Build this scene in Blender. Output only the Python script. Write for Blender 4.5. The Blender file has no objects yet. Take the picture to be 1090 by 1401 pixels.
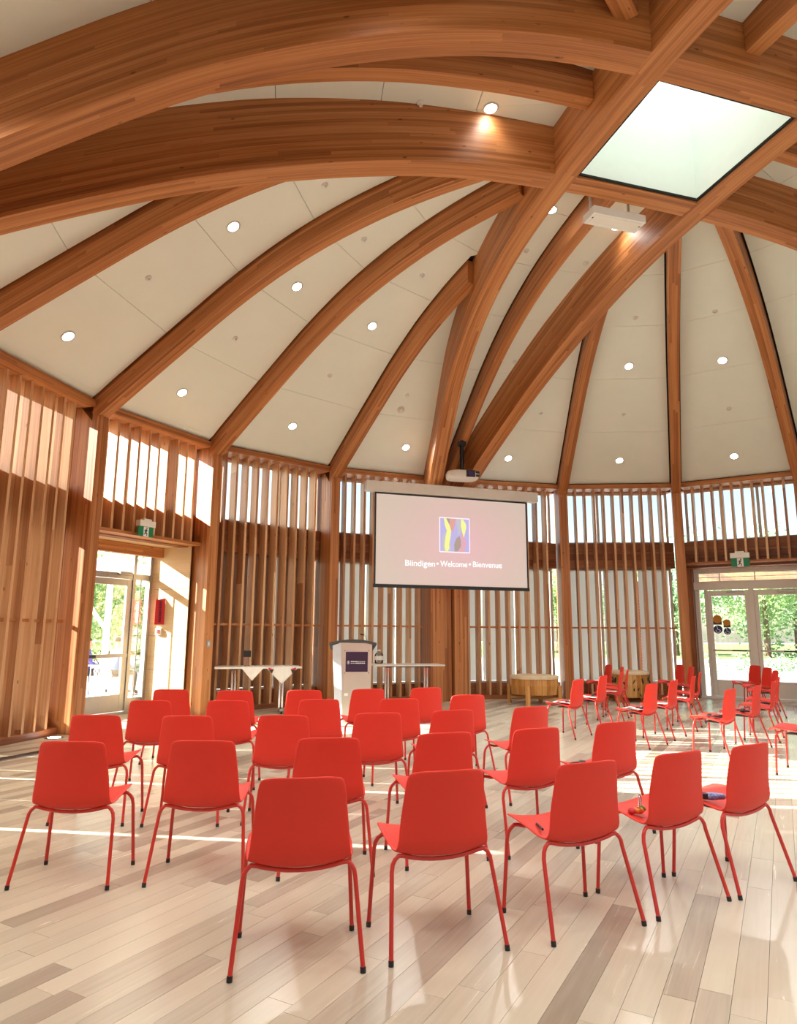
import bpy, bmesh, math, random
from mathutils import Vector, Matrix
from mathutils.bvhtree import BVHTree

random.seed(7)
scene = bpy.context.scene
COL = scene.collection
R = math.radians

# ------------------------------------------------------------------ camera
F_PX, PITCH, ROLL, EYE = 934.0, R(10.0), R(0.35), 1.44
cam_d = bpy.data.cameras.new('camera')
cam_d.sensor_fit = 'AUTO'; cam_d.sensor_width = 36.0; cam_d.lens = 36.0 * F_PX / 1401.0
cam_d.clip_start = 0.05; cam_d.clip_end = 400
cam = bpy.data.objects.new('camera', cam_d); COL.objects.link(cam)
cam.matrix_world = Matrix.Translation((0, 0, EYE)) @ Matrix.Rotation(R(90) + PITCH, 4, 'X') @ Matrix.Rotation(ROLL, 4, 'Z')
scene.camera = cam

# ------------------------------------------------------------------ world, sun, exposure
TO_SUN = Vector((-0.991, 0.133, math.tan(R(25)))).normalized()
world = bpy.data.worlds.new('sky'); scene.world = world; world.use_nodes = True
wn = world.node_tree; wn.nodes.clear()
sky = wn.nodes.new('ShaderNodeTexSky'); sky.sky_type = 'NISHITA'; sky.sun_disc = False
sky.sun_elevation = R(25); sky.sun_rotation = math.atan2(TO_SUN.x, TO_SUN.y)
sky.air_density = 1.0; sky.dust_density = 1.2; sky.ozone_density = 1.0
bg = wn.nodes.new('ShaderNodeBackground'); bg.inputs['Strength'].default_value = 0.20
wo = wn.nodes.new('ShaderNodeOutputWorld')
wn.links.new(sky.outputs[0], bg.inputs[0]); wn.links.new(bg.outputs[0], wo.inputs[0])
sun_d = bpy.data.lights.new('sun', 'SUN'); sun_d.energy = 17.0; sun_d.angle = R(0.53); sun_d.color = (1.0, 0.96, 0.90)
sun = bpy.data.objects.new('sun', sun_d); COL.objects.link(sun)
sun.rotation_euler = TO_SUN.to_track_quat('Z', 'Y').to_euler(); sun.location = (-30, 4, 16)
LAMP_W = 55.0
vs = scene.view_settings
vs.view_transform = 'Standard'; vs.look = 'None'; vs.gamma = 1.0; vs.use_curve_mapping = False
vs.exposure = 1.05

# ------------------------------------------------------------------ pixel helpers
def ray(x, y):
    u, v = x - 545.0, y - 700.5
    c, s = math.cos(ROLL), math.sin(ROLL)
    uu, vv = c*u + s*v, -s*u + c*v
    r, up = uu / F_PX, -vv / F_PX
    return Vector((r, math.cos(PITCH) - up*math.sin(PITCH), math.sin(PITCH) + up*math.cos(PITCH)))
def atz(x, y, z):
    d_ = ray(x, y); return Vector((0, 0, EYE)) + d_ * ((z - EYE) / d_.z)
def atplane(x, y, p, nrm):
    d_ = ray(x, y); o_ = Vector((0, 0, EYE))
    return o_ + d_ * ((Vector(p) - o_).dot(nrm) / d_.dot(nrm))

# ------------------------------------------------------------------ node material helpers
def new_mat(name):
    m = bpy.data.materials.new(name); m.use_nodes = True
    nt = m.node_tree; nt.nodes.clear()
    out = nt.nodes.new('ShaderNodeOutputMaterial')
    return m, nt, out
def N(nt, kind, **kw):
    n_ = nt.nodes.new(kind)
    for k, v in kw.items(): setattr(n_, k, v)
    return n_
def L(nt, a, b): nt.links.new(a, b)
def bsdf(nt, out, col=(.8, .8, .8), rough=.5, metal=0.0, spec=.5):
    b = N(nt, 'ShaderNodeBsdfPrincipled')
    b.inputs['Base Color'].default_value = (*col, 1); b.inputs['Roughness'].default_value = rough
    b.inputs['Metallic'].default_value = metal; b.inputs['Specular IOR Level'].default_value = spec
    L(nt, b.outputs[0], out.inputs[0]); return b
def ramp(nt, stops):
    r_ = N(nt, 'ShaderNodeValToRGB'); e = r_.color_ramp.elements
    while len(e) < len(stops): e.new(0.5)
    for el, (p, c) in zip(e, stops): el.position = p; el.color = (*c, 1)
    return r_
def srgb(r, g, b):
    f = lambda c: (c/255/12.92) if c <= 10 else ((c/255 + .055)/1.055)**2.4
    return (f(r), f(g), f(b))
def plain(name, col, rough=.5, metal=0.0, spec=.5, noise=0.06, scale=8.0, bump=0.0):
    """single colour with faint procedural variation"""
    m, nt, out = new_mat(name); b = bsdf(nt, out, col, rough, metal, spec)
    tc = N(nt, 'ShaderNodeTexCoord'); no = N(nt, 'ShaderNodeTexNoise')
    no.inputs['Scale'].default_value = scale; no.inputs['Detail'].default_value = 4
    L(nt, tc.outputs['Object'], no.inputs['Vector'])
    lo = tuple(max(0, c*(1-noise)) for c in col); hi = tuple(min(1, c*(1+noise)) for c in col)
    r_ = ramp(nt, [(.3, lo), (.7, hi)]); L(nt, no.outputs[0], r_.inputs[0]); L(nt, r_.outputs[0], b.inputs['Base Color'])
    if bump:
        bp = N(nt, 'ShaderNodeBump'); bp.inputs['Strength'].default_value = bump; bp.inputs['Distance'].default_value = .01
        L(nt, no.outputs[0], bp.inputs['Height']); L(nt, bp.outputs[0], b.inputs['Normal'])
    return m
def emit(name, col, strength):
    m, nt, out = new_mat(name); e = N(nt, 'ShaderNodeEmission')
    e.inputs[0].default_value = (*col, 1); e.inputs[1].default_value = strength
    L(nt, e.outputs[0], out.inputs[0]); return m
def wood(name, tones, lam=0.04, rough=.45, knots=True, grain=(1.1, 55.0), seg=2.2, lamvar=1.0, spec=.35):
    """UV in metres, u along the grain. Boards of height lam with their own tone, fine grain and knots."""
    m, nt, out = new_mat(name); b = bsdf(nt, out, tones[1], rough, 0, spec)
    uv = N(nt, 'ShaderNodeUVMap'); sp = N(nt, 'ShaderNodeSeparateXYZ'); L(nt, uv.outputs[0], sp.inputs[0])
    oi = N(nt, 'ShaderNodeObjectInfo')
    def M(op, a, bb):
        n_ = N(nt, 'ShaderNodeMath', operation=op)
        for i, q in enumerate((a, bb)):
            if q is None: continue
            if isinstance(q, (int, float)): n_.inputs[i].default_value = q
            else: L(nt, q, n_.inputs[i])
        return n_.outputs[0]
    row = M('FLOOR', M('DIVIDE', sp.outputs[1], lam), None)
    w1 = N(nt, 'ShaderNodeTexWhiteNoise', noise_dimensions='2D')
    cb = N(nt, 'ShaderNodeCombineXYZ'); L(nt, row, cb.inputs[0]); L(nt, M('MULTIPLY', oi.outputs['Random'], 97.0), cb.inputs[1])
    L(nt, cb.outputs[0], w1.inputs['Vector'])
    colm = M('FLOOR', M('DIVIDE', M('ADD', sp.outputs[0], M('MULTIPLY', w1.outputs[0], seg)), seg), None)
    w2 = N(nt, 'ShaderNodeTexWhiteNoise', noise_dimensions='3D'); c2 = N(nt, 'ShaderNodeCombineXYZ')
    L(nt, row, c2.inputs[0]); L(nt, colm, c2.inputs[1]); L(nt, M('MULTIPLY', oi.outputs['Random'], 57.0), c2.inputs[2]); L(nt, c2.outputs[0], w2.inputs['Vector'])
    mp = N(nt, 'ShaderNodeMapping'); mp.inputs['Scale'].default_value = (grain[0], grain[1], 1)
    L(nt, uv.outputs[0], mp.inputs[0])
    off = N(nt, 'ShaderNodeCombineXYZ'); L(nt, M('MULTIPLY', w2.outputs[0], 31.0), off.inputs[0]); L(nt, M('MULTIPLY', oi.outputs['Random'], 43.0), off.inputs[2])
    L(nt, off.outputs[0], mp.inputs['Location'])
    no = N(nt, 'ShaderNodeTexNoise'); no.inputs['Scale'].default_value = 1.0; no.inputs['Detail'].default_value = 5; no.inputs['Distortion'].default_value = .6
    L(nt, mp.outputs[0], no.inputs['Vector'])
    t = M('ADD', M('MULTIPLY', w2.outputs[0], .55*lamvar), M('MULTIPLY', no.outputs[0], .75))
    t = M('SUBTRACT', t, .25*lamvar - .02)
    r_ = ramp(nt, [(.12, tones[0]), (.45, tones[1]), (.85, tones[2])]); L(nt, t, r_.inputs[0])
    colr = r_.outputs[0]
    if knots:
        mk = N(nt, 'ShaderNodeMapping'); mk.inputs['Scale'].default_value = (1.3, 3.2, 1); L(nt, uv.outputs[0], mk.inputs[0])
        L(nt, off.outputs[0], mk.inputs['Location'])
        vo = N(nt, 'ShaderNodeTexVoronoi'); vo.inputs['Scale'].default_value = 1.6; L(nt, mk.outputs[0], vo.inputs['Vector'])
        kr = ramp(nt, [(.035, (1, 1, 1)), (.075, (0, 0, 0))]); L(nt, vo.outputs['Distance'], kr.inputs[0])
        mx = N(nt, 'ShaderNodeMix', data_type='RGBA'); L(nt, M('MULTIPLY', kr.outputs[0], .75), mx.inputs[0])
        L(nt, colr, mx.inputs[6]); mx.inputs[7].default_value = (*[c*.3 for c in tones[0]], 1); colr = mx.outputs[2]
    L(nt, colr, b.inputs['Base Color'])
    bp = N(nt, 'ShaderNodeBump'); bp.inputs['Strength'].default_value = .12; bp.inputs['Distance'].default_value = .004
    L(nt, no.outputs[0], bp.inputs['Height']); L(nt, bp.outputs[0], b.inputs['Normal'])
    return m
def glass(name, tint=(.96, .98, .97), refl=1.0):
    m, nt, out = new_mat(name)
    tr = N(nt, 'ShaderNodeBsdfTransparent'); tr.inputs[0].default_value = (*tint, 1)
    gl = N(nt, 'ShaderNodeBsdfGlossy'); gl.inputs['Roughness'].default_value = .02; gl.inputs[0].default_value = (refl, refl, refl, 1)
    fr = N(nt, 'ShaderNodeFresnel'); fr.inputs[0].default_value = 1.45
    mx = N(nt, 'ShaderNodeMixShader'); L(nt, fr.outputs[0], mx.inputs[0]); L(nt, tr.outputs[0], mx.inputs[1]); L(nt, gl.outputs[0], mx.inputs[2])
    L(nt, mx.outputs[0], out.inputs[0]); return m
def sheer(name, col, transp, translu):
    """thin cloth or diffusing sheet: part see-through, part translucent, rest diffuse"""
    m, nt, out = new_mat(name)
    tr = N(nt, 'ShaderNodeBsdfTransparent'); tl = N(nt, 'ShaderNodeBsdfTranslucent'); tl.inputs[0].default_value = (*col, 1)
    df = N(nt, 'ShaderNodeBsdfDiffuse'); df.inputs[0].default_value = (*col, 1)
    m1 = N(nt, 'ShaderNodeMixShader'); m1.inputs[0].default_value = translu
    L(nt, df.outputs[0], m1.inputs[1]); L(nt, tl.outputs[0], m1.inputs[2])
    m2 = N(nt, 'ShaderNodeMixShader'); m2.inputs[0].default_value = transp
    L(nt, m1.outputs[0], m2.inputs[1]); L(nt, tr.outputs[0], m2.inputs[2]); L(nt, m2.outputs[0], out.inputs[0])
    return m

MAT = {}
MAT['glulam'] = wood('glulam', [srgb(136, 80, 42), srgb(188, 122, 70), srgb(214, 158, 104)], lam=.045, seg=3.4, lamvar=.55, grain=(.7, 42))
MAT['fin'] = wood('fin_cedar', [srgb(176, 122, 80), srgb(210, 160, 114), srgb(232, 194, 152)], lam=.4, seg=9, knots=True, lamvar=1.0, grain=(.8, 40))
MAT['band'] = wood('band_fir', [srgb(118, 66, 36), srgb(156, 96, 58), srgb(184, 124, 80)], lam=.3, seg=5, grain=(2.0, 30))
MAT['ply'] = wood('birch_ply', [srgb(214, 180, 134), srgb(230, 202, 160), srgb(240, 218, 182)], lam=.5, seg=3, knots=False, lamvar=.5)
MAT['vboard'] = wood('pine_board', [srgb(178, 122, 72), srgb(206, 152, 98), srgb(226, 180, 128)], lam=.3, seg=4)
MAT['drumwood'] = wood('drum_stave', [srgb(176, 118, 56), srgb(206, 152, 84), srgb(226, 180, 116)], lam=.08, seg=3)
MAT['cladding'] = wood('dark_cladding', [srgb(74, 44, 28), srgb(104, 66, 44), srgb(130, 86, 58)], lam=.14, seg=3)
MAT['panel'] = plain('acoustic_panel', srgb(237, 243, 232), .9, spec=.2, noise=.015, scale=2)
MAT['gap'] = plain('shadow_gap_black', (.012, .01, .008), .9)
MAT['red'] = plain('red_plastic', srgb(222, 58, 44), .50, spec=.32, noise=.02, scale=3)
MAT['redmetal'] = plain('red_steel_tube', srgb(204, 54, 44), .3, spec=.5, noise=.03)
MAT['rubber'] = plain('black_rubber', (.02, .02, .02), .7)
MAT['black'] = plain('black_plastic', (.018, .018, .02), .45)
MAT['dark'] = plain('dark_grey_plastic', (.05, .05, .055), .5)
MAT['alu'] = plain('anodised_aluminium', srgb(178, 174, 168), .38, .7, noise=.03)
MAT['white'] = plain('white_painted_metal', srgb(232, 230, 224), .4, noise=.015)
MAT['cream'] = plain('cream_painted_steel', srgb(230, 224, 212), .5, noise=.02)
MAT['chrome'] = plain('polished_chrome', (.75, .75, .76), .12, 1.0, noise=.02)
MAT['glass'] = glass('window_glass')
MAT['clear'] = glass('clear_plastic', (.9, .94, .95))
MAT['blind'] = sheer('mesh_roller_blind', srgb(236, 234, 230), .10, .62)
MAT['blind_dimming'] = sheer('grey_dimming_mesh_blind', srgb(188, 180, 170), .05, .46)  # grey copy added to dim the glow on the far left slats
MAT['blind_shaded'] = sheer('shade_tinted_mesh_blind', srgb(150, 112, 90), .05, .5)  # brown tint stands in for the porch's shade on this window
MAT['skypane'] = sheer('opal_skylight_glazing', (.56, .62, .58), .06, .92)
MAT['well'] = plain('white_lightwell_board', srgb(244, 247, 242), .8, noise=.01)
MAT['lens'] = emit('downlight_lens', (1.0, .95, .88), 14.0)
MAT['tabletop'] = plain('white_laminate', srgb(226, 220, 208), .3, noise=.02)
MAT['cloth'] = plain('white_cloth', srgb(226, 220, 212), .9, noise=.04, scale=20)
MAT['podsilver'] = plain('brushed_silver_panel', srgb(206, 200, 190), .3, .55, noise=.05, scale=3)
MAT['podblue'] = plain('pale_blue_grey_side', srgb(196, 204, 216), .35, .3, noise=.03)
MAT['plaque'] = plain('aubergine_plaque', srgb(52, 32, 62), .35)
MAT['print_white'] = plain('white_print', (.85, .85, .85), .6)
MAT['green'] = plain('exit_green', srgb(16, 128, 84), .5)
MAT['signred'] = plain('red_sign', srgb(200, 40, 48), .4)
MAT['paper'] = plain('printed_paper', srgb(236, 232, 226), .8, noise=.05, scale=60)
MAT['skin'] = plain('drum_hide', srgb(216, 196, 160), .7, noise=.08)
MAT['concrete'] = plain('pale_concrete', srgb(206, 200, 190), .85, noise=.08, scale=1.5)
MAT['grass'] = plain('lawn', srgb(120, 140, 74), .95, noise=.35, scale=3)
MAT['brick'] = plain('red_brick', srgb(170, 96, 80), .9, noise=.2, scale=14)
MAT['steel'] = plain('dark_grille_steel', (.16, .15, .14), .4, .7)
MAT['amber'] = plain('amber_decal', srgb(206, 140, 40), .6)
MAT['blue'] = plain('blue_decal', srgb(40, 60, 120), .6)
MAT['bark'] = plain('bark', srgb(96, 78, 62), .9, noise=.3, scale=10, bump=.4)
MAT['shirt_blue'] = plain('light_blue_shirt', srgb(120, 170, 215), .9, noise=.08)
MAT['shirt_violet'] = plain('violet_shirt', srgb(110, 105, 190), .9, noise=.08)
MAT['bodyskin'] = plain('skin_tone', srgb(206, 156, 126), .6)
MAT['hair'] = plain('dark_hair', (.03, .022, .018), .8)
MAT['slat_out'] = wood('canopy_slat', [srgb(140, 92, 56), srgb(176, 124, 80), srgb(204, 156, 108)], lam=.2)

def leafmat(name, c1, c2):
    m, nt, out = new_mat(name); g = N(nt, 'ShaderNodeNewGeometry'); r_ = ramp(nt, [(0, c1), (1, c2)])
    L(nt, g.outputs['Random Per Island'], r_.inputs[0])
    df = N(nt, 'ShaderNodeBsdfDiffuse'); tl = N(nt, 'ShaderNodeBsdfTranslucent'); mx = N(nt, 'ShaderNodeMixShader'); mx.inputs[0].default_value = .45
    L(nt, r_.outputs[0], df.inputs[0]); L(nt, r_.outputs[0], tl.inputs[0]); L(nt, df.outputs[0], mx.inputs[1]); L(nt, tl.outputs[0], mx.inputs[2]); L(nt, mx.outputs[0], out.inputs[0])
    return m
MAT['leaf'] = leafmat('leaf_green', srgb(128, 164, 96), srgb(206, 226, 170))
MAT['leaf2'] = leafmat('leaf_deep_green', srgb(104, 146, 100), srgb(190, 216, 170))

def floor_mat():
    m, nt, out = new_mat('floor_plank_ash'); b = bsdf(nt, out, (.6, .5, .4), .30, 0, .5)
    uv = N(nt, 'ShaderNodeUVMap'); at = N(nt, 'ShaderNodeAttribute', attribute_name='tone')
    mp = N(nt, 'ShaderNodeMapping'); mp.inputs['Scale'].default_value = (1.4, 26, 1); L(nt, uv.outputs[0], mp.inputs[0])
    cb = N(nt, 'ShaderNodeCombineXYZ'); mu = N(nt, 'ShaderNodeMath', operation='MULTIPLY'); mu.inputs[1].default_value = 37
    L(nt, at.outputs['Fac'], mu.inputs[0]); L(nt, mu.outputs[0], cb.inputs[0]); L(nt, mu.outputs[0], cb.inputs[2]); L(nt, cb.outputs[0], mp.inputs['Location'])
    no = N(nt, 'ShaderNodeTexNoise'); no.inputs['Scale'].default_value = 1; no.inputs['Detail'].default_value = 6; no.inputs['Distortion'].default_value = 1.2
    L(nt, mp.outputs[0], no.inputs['Vector'])
    ad = N(nt, 'ShaderNodeMath', operation='MULTIPLY_ADD'); ad.inputs[1].default_value = .38; L(nt, no.outputs[0], ad.inputs[0])
    sb = N(nt, 'ShaderNodeMath', operation='SUBTRACT'); sb.inputs[1].default_value = .19; L(nt, at.outputs['Fac'], sb.inputs[0]); L(nt, sb.outputs[0], ad.inputs[2])
    r_ = ramp(nt, [(0, srgb(158, 146, 128)), (.3, srgb(178, 168, 150)), (.6, srgb(200, 191, 170)), (1, srgb(214, 206, 184))])
    L(nt, ad.outputs[0], r_.inputs[0]); L(nt, r_.outputs[0], b.inputs['Base Color'])
    rr = N(nt, 'ShaderNodeMapRange'); rr.inputs[3].default_value = .17; rr.inputs[4].default_value = .32; L(nt, no.outputs[0], rr.inputs[0]); L(nt, rr.outputs[0], b.inputs['Roughness'])
    bp = N(nt, 'ShaderNodeBump'); bp.inputs['Strength'].default_value = .05; bp.inputs['Distance'].default_value = .003
    L(nt, no.outputs[0], bp.inputs['Height']); L(nt, bp.outputs[0], b.inputs['Normal'])
    return m
MAT['floor'] = floor_mat()

# ------------------------------------------------------------------ mesh helpers
class MB:
    """collects polygons with UVs in metres (u along grain) and builds ONE mesh object"""
    def __init__(s, grain=(0, 0, 1)): s.v = []; s.f = []; s.uv = []; s.g = Vector(grain); s.sm = []
    def face(s, pts, uv=None, smooth=False):
        b = len(s.v); pts = [Vector(p) for p in pts]; s.v += pts; s.f.append(tuple(range(b, b+len(pts)))); s.sm.append(smooth)
        if uv is None:
            nr = Vector((0, 0, 0))
            for i in range(len(pts)):
                nr += (pts[i]-pts[0]).cross(pts[(i+1) % len(pts)]-pts[0])
            if nr.length > 1e-12: nr.normalize()
            g = s.g - nr*s.g.dot(nr)
            if g.length < 1e-3: g = nr.orthogonal()
            g.normalize(); h = nr.cross(g); uv = [(p.dot(g), p.dot(h)) for p in pts]
        s.uv += uv
    def hexa(s, p):
        """p: 8 points, bottom loop 0-3 (ccw from above), top loop 4-7"""
        for q in ((3, 2, 1, 0), (4, 5, 6, 7), (0, 1, 5, 4), (1, 2, 6, 5), (2, 3, 7, 6), (3, 0, 4, 7)): s.face([p[i] for i in q])
        return s
    def box(s, c, size, ax=(1, 0, 0), ay=(0, 1, 0), az=(0, 0, 1)):
        c, ax, ay, az = Vector(c), Vector(ax)*size[0]/2, Vector(ay)*size[1]/2, Vector(az)*size[2]/2
        return s.hexa([c-ax-ay-az, c+ax-ay-az, c+ax+ay-az, c-ax+ay-az, c-ax-ay+az, c+ax-ay+az, c+ax+ay+az, c-ax+ay+az])
    def grid(s, rows, closed=False, smooth=True):
        """rows: list of lists of points"""
        b = len(s.v); nr, nc = len(rows), len(rows[0])
        for r_ in rows: s.v += [Vector(p) for p in r_]
        for i in range(nr-1):
            for j in range(nc if closed else nc-1):
                j2 = (j+1) % nc
                q = (b+i*nc+j, b+i*nc+j2, b+(i+1)*nc+j2, b+(i+1)*nc+j)
                s.f.append(q); s.sm.append(smooth)
                s.uv += [(i*.05, j*.05), (i*.05, (j+1)*.05), ((i+1)*.05, (j+1)*.05), ((i+1)*.05, j*.05)]
        return b
    def fan(s, pts, flip=False):
        pts = list(pts); s.face(pts[::-1] if flip else pts)
    def tube(s, path, rad, n=8, caps=True):
        path = [Vector(p) for p in path]; rows = []; prev = None
        for i, p in enumerate(path):
            t = (path[min(i+1, len(path)-1)]-path[max(i-1, 0)]).normalized()
            if prev is None: a = t.orthogonal().normalized()
            else: a = (prev - t*prev.dot(t)).normalized()
            prev = a; b2 = t.cross(a); r_ = rad[i] if isinstance(rad, (list, tuple)) else rad
            rows.append([p + (a*math.cos(2*math.pi*k/n)+b2*math.sin(2*math.pi*k/n))*r_ for k in range(n)])
        s.grid(rows, closed=True)
        if caps: s.fan(rows[0], True); s.fan(rows[-1])
        return s
    def lathe(s, prof, n=24, c=(0, 0, 0), cap0=True, cap1=True, smooth=True):
        c = Vector(c); rows = [[c+Vector((r_*math.cos(2*math.pi*k/n), r_*math.sin(2*math.pi*k/n), z)) for k in range(n)] for r_, z in prof]
        s.grid(rows, closed=True, smooth=smooth)
        if cap0: s.fan(rows[0], True)
        if cap1: s.fan(rows[-1])
        return s
    def extrude(s, poly, depth, o, ax, ay, az):
        """2-D polygon in (ax, ay) pushed along az by depth"""
        o, ax, ay, az = map(Vector, (o, ax, ay, az))
        a = [o+ax*x+ay*y for x, y in poly]; b = [p+az*depth for p in a]
        s.face(a[::-1]); s.face(b)
        for i in range(len(a)):
            j = (i+1) % len(a); s.face([a[i], a[j], b[j], b[i]])
        return s
    def mesh(s, name, m):
        me = bpy.data.meshes.new(name); me.from_pydata([tuple(p) for p in s.v], [], s.f)
        ul = me.uv_layers.new(name='UVMap')
        ul.data.foreach_set('uv', [c for u in s.uv for c in u])
        me.polygons.foreach_set('use_smooth', s.sm)
        me.materials.append(MAT[m] if isinstance(m, str) else m); me.update(); return me
    def build(s, name, m, parent=None, base=None):
        """base: world point that becomes the object's origin"""
        if base is not None:
            base = Vector(base); s.v = [p-base for p in s.v]
        o = bpy.data.objects.new(name, s.mesh(name, m)); COL.objects.link(o)
        if base is not None: o.location = base
        if parent is not None: o.parent = parent
        return o
def tag(o, label=None, cat=None, group=None, kind=None):
    if label: o['label'] = label
    if cat: o['category'] = cat
    if group: o['group'] = group
    if kind: o['kind'] = kind
    return o
def empty(name, loc=(0, 0, 0), rz=0, label=None, cat=None, group=None, kind=None):
    o = bpy.data.objects.new(name, None); COL.objects.link(o); o.empty_display_size = .1
    o.location = loc; o.rotation_euler = (0, 0, rz); return tag(o, label, cat, group, kind)
def inst(name, me, parent=None, loc=(0, 0, 0)):
    o = bpy.data.objects.new(name, me); COL.objects.link(o); o.location = loc
    if parent is not None: o.parent = parent
    return o
def copy_tree(o, parent=None):
    c = o.copy(); COL.objects.link(c); c.parent = parent
    for ch in o.children: copy_tree(ch, c)
    return c
def bevel(o, w=.004, seg=2):
    b = o.modifiers.new('bevel', 'BEVEL'); b.width = w; b.segments = seg; b.limit_method = 'ANGLE'; return o
def lerp_tab(tab, x):
    if x <= tab[0][0]: return tab[0][1]
    for (a, fa), (b, fb) in zip(tab, tab[1:]):
        if x <= b:
            return fa + (fb-fa)*(x-a)/(b-a)
    return tab[-1][1]
def smooth_tab(tab):
    """monotone-ish cubic through the table"""
    xs = [t[0] for t in tab]; ys = [t[1] for t in tab]; n_ = len(xs)
    dl = [(ys[i+1]-ys[i])/(xs[i+1]-xs[i]) for i in range(n_-1)]
    m = [dl[0]] + [(dl[i-1]+dl[i])/2 for i in range(1, n_-1)] + [dl[-1]]
    def f(x):
        x = min(max(x, xs[0]), xs[-1])
        i = max(0, min(n_-2, next((j-1 for j in range(1, n_) if x <= xs[j]), n_-2)))
        h = xs[i+1]-xs[i]; t = (x-xs[i])/h
        return ys[i]*(1+2*t)*(1-t)**2 + m[i]*h*t*(1-t)**2 + ys[i+1]*t*t*(3-2*t) + m[i+1]*h*t*t*(t-1)
    return f

# ------------------------------------------------------------------ plan of the round room (20 posts)
CEN = Vector((3.32, 7.235))
PH = R(106.5)
DV = Vector((math.cos(PH), math.sin(PH))); NV = Vector((DV.y, -DV.x))     # axis towards the centre post, and to its right
EAVE = 4.9
post_px = {3: (134, 551), 2: (293, 607), 1: (456, 640), 0: (607, 655), 19: (768, 664), 18: (924, 662)}
POST = {}
for k in range(20):
    if k in post_px: POST[k] = atz(*post_px[k], EAVE).to_2d()
    else:
        a = R(107.3 + 18*k); POST[k] = Vector((3.42 + 8.6*math.cos(a), 7.35 + 8.6*math.sin(a)))
zr = smooth_tab([(0, 7.42), (1, 7.41), (2.4, 7.33), (3.7, 7.12), (5.0, 6.70), (6.0, 6.20), (7.0, 5.57), (8.2, 4.78), (8.5, 4.58), (9.3, 4.40)])
zp = smooth_tab([(0, 7.12), (1.2, 7.11), (2.6, 6.97), (3.6, 6.73), (4.6, 6.38), (5.4, 6.03), (6.05, 5.68), (7.25, 4.95), (8.0, 4.45), (8.6, 4.1)])
CEIL = .36
def rp(k, rho):
    """point on radial line k (fraction allowed) at normalised radius rho (8.5 = wall)"""
    k0 = math.floor(k); t = k-k0
    p = POST[k0 % 20].lerp(POST[(k0+1) % 20], t) if t else POST[k0 % 20]
    return CEN + (p-CEN)*(rho/8.5)
def v3(p, z): return Vector((p.x, p.y, z))
HALF_O, HALF_S = 1.06, .95
ratio = smooth_tab([(0, 1.0), (1.2, 1.0), (2.5, .98), (3.75, .92), (5.26, .76), (6.06, .63), (7.3, .41), (8.3, .26)])
def prim_pt(axis, side, s):
    """plan centre of a primary arch: axis 'd' runs along DV (s along DV), 'n' along NV"""
    if axis == 'd': return CEN + DV*s + NV*(side*HALF_O*ratio(abs(s)))
    return CEN + NV*s + DV*(side*HALF_S*ratio(abs(s)))
def rho_of(p):
    """normalised radius of a plan point"""
    v = p-CEN; r_ = v.length; a = math.atan2(v.y, v.x)
    for k in range(20):
        a0 = math.atan2(*(POST[k]-CEN).yx); w_ = (math.atan2(*(POST[(k+1) % 20]-CEN).yx)-a0) % (2*math.pi); t = ((a-a0) % (2*math.pi))/w_
        if t < 1:
            t = t*t*(3-2*t); Rk = (POST[k]-CEN).length*(1-t)+(POST[(k+1) % 20]-CEN).length*t; return r_*8.5/Rk
    return r_

def sweep_beam(pts, zb, zt, w, name, m, parent=None):
    """rectangular glulam following plan points with bottom/top heights"""
    mb = MB(); n_ = len(pts); u = 0; rows = []
    for i, p in enumerate(pts):
        t = (pts[min(i+1, n_-1)]-pts[max(i-1, 0)]).normalized(); nn = Vector((t.y, -t.x))*w/2
        if i: u += math.hypot((p-pts[i-1]).length, zb[i]-zb[i-1])
        rows.append((u, v3(p-nn, zb[i]), v3(p+nn, zb[i]), v3(p+nn, zt[i]), v3(p-nn, zt[i]), zt[i]-zb[i]))
    for a, b in zip(rows, rows[1:]):
        ua, ub = a[0], b[0]
        sm = True
        mb.face([a[2], b[2], b[1], a[1]], [(ua, 5+w), (ub, 5+w), (ub, 5), (ua, 5)], sm)     # bottom
        mb.face([a[4], b[4], b[3], a[3]], [(ua, 9), (ub, 9), (ub, 9+w), (ua, 9+w)], sm)
        mb.face([a[1], b[1], b[4], a[4]], [(ua, 0), (ub, 0), (ub, b[5]), (ua, a[5])], sm)
        mb.face([a[3], b[3], b[2], a[2]], [(ua, a[5]), (ub, b[5]), (ub, 0), (ua, 0)], sm)
    a = rows[0]; mb.face([a[1], a[4], a[3], a[2]]); a = rows[-1]; mb.face([a[2], a[3], a[4], a[1]])
    o = mb.build(name, m, parent, base=v3(pts[0], zb[0]))
    # arrises stay sharp
    me = o.data; bm = bmesh.new(); bm.from_mesh(me); bmesh.ops.remove_doubles(bm, verts=bm.verts, dist=1e-5)
    bmesh.ops.recalc_face_normals(bm, faces=bm.faces)
    for e in bm.edges:
        if len(e.link_faces) == 2 and e.calc_face_angle(0) > .6: e.smooth = False
    bm.to_mesh(me); bm.free()
    return o

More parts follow.
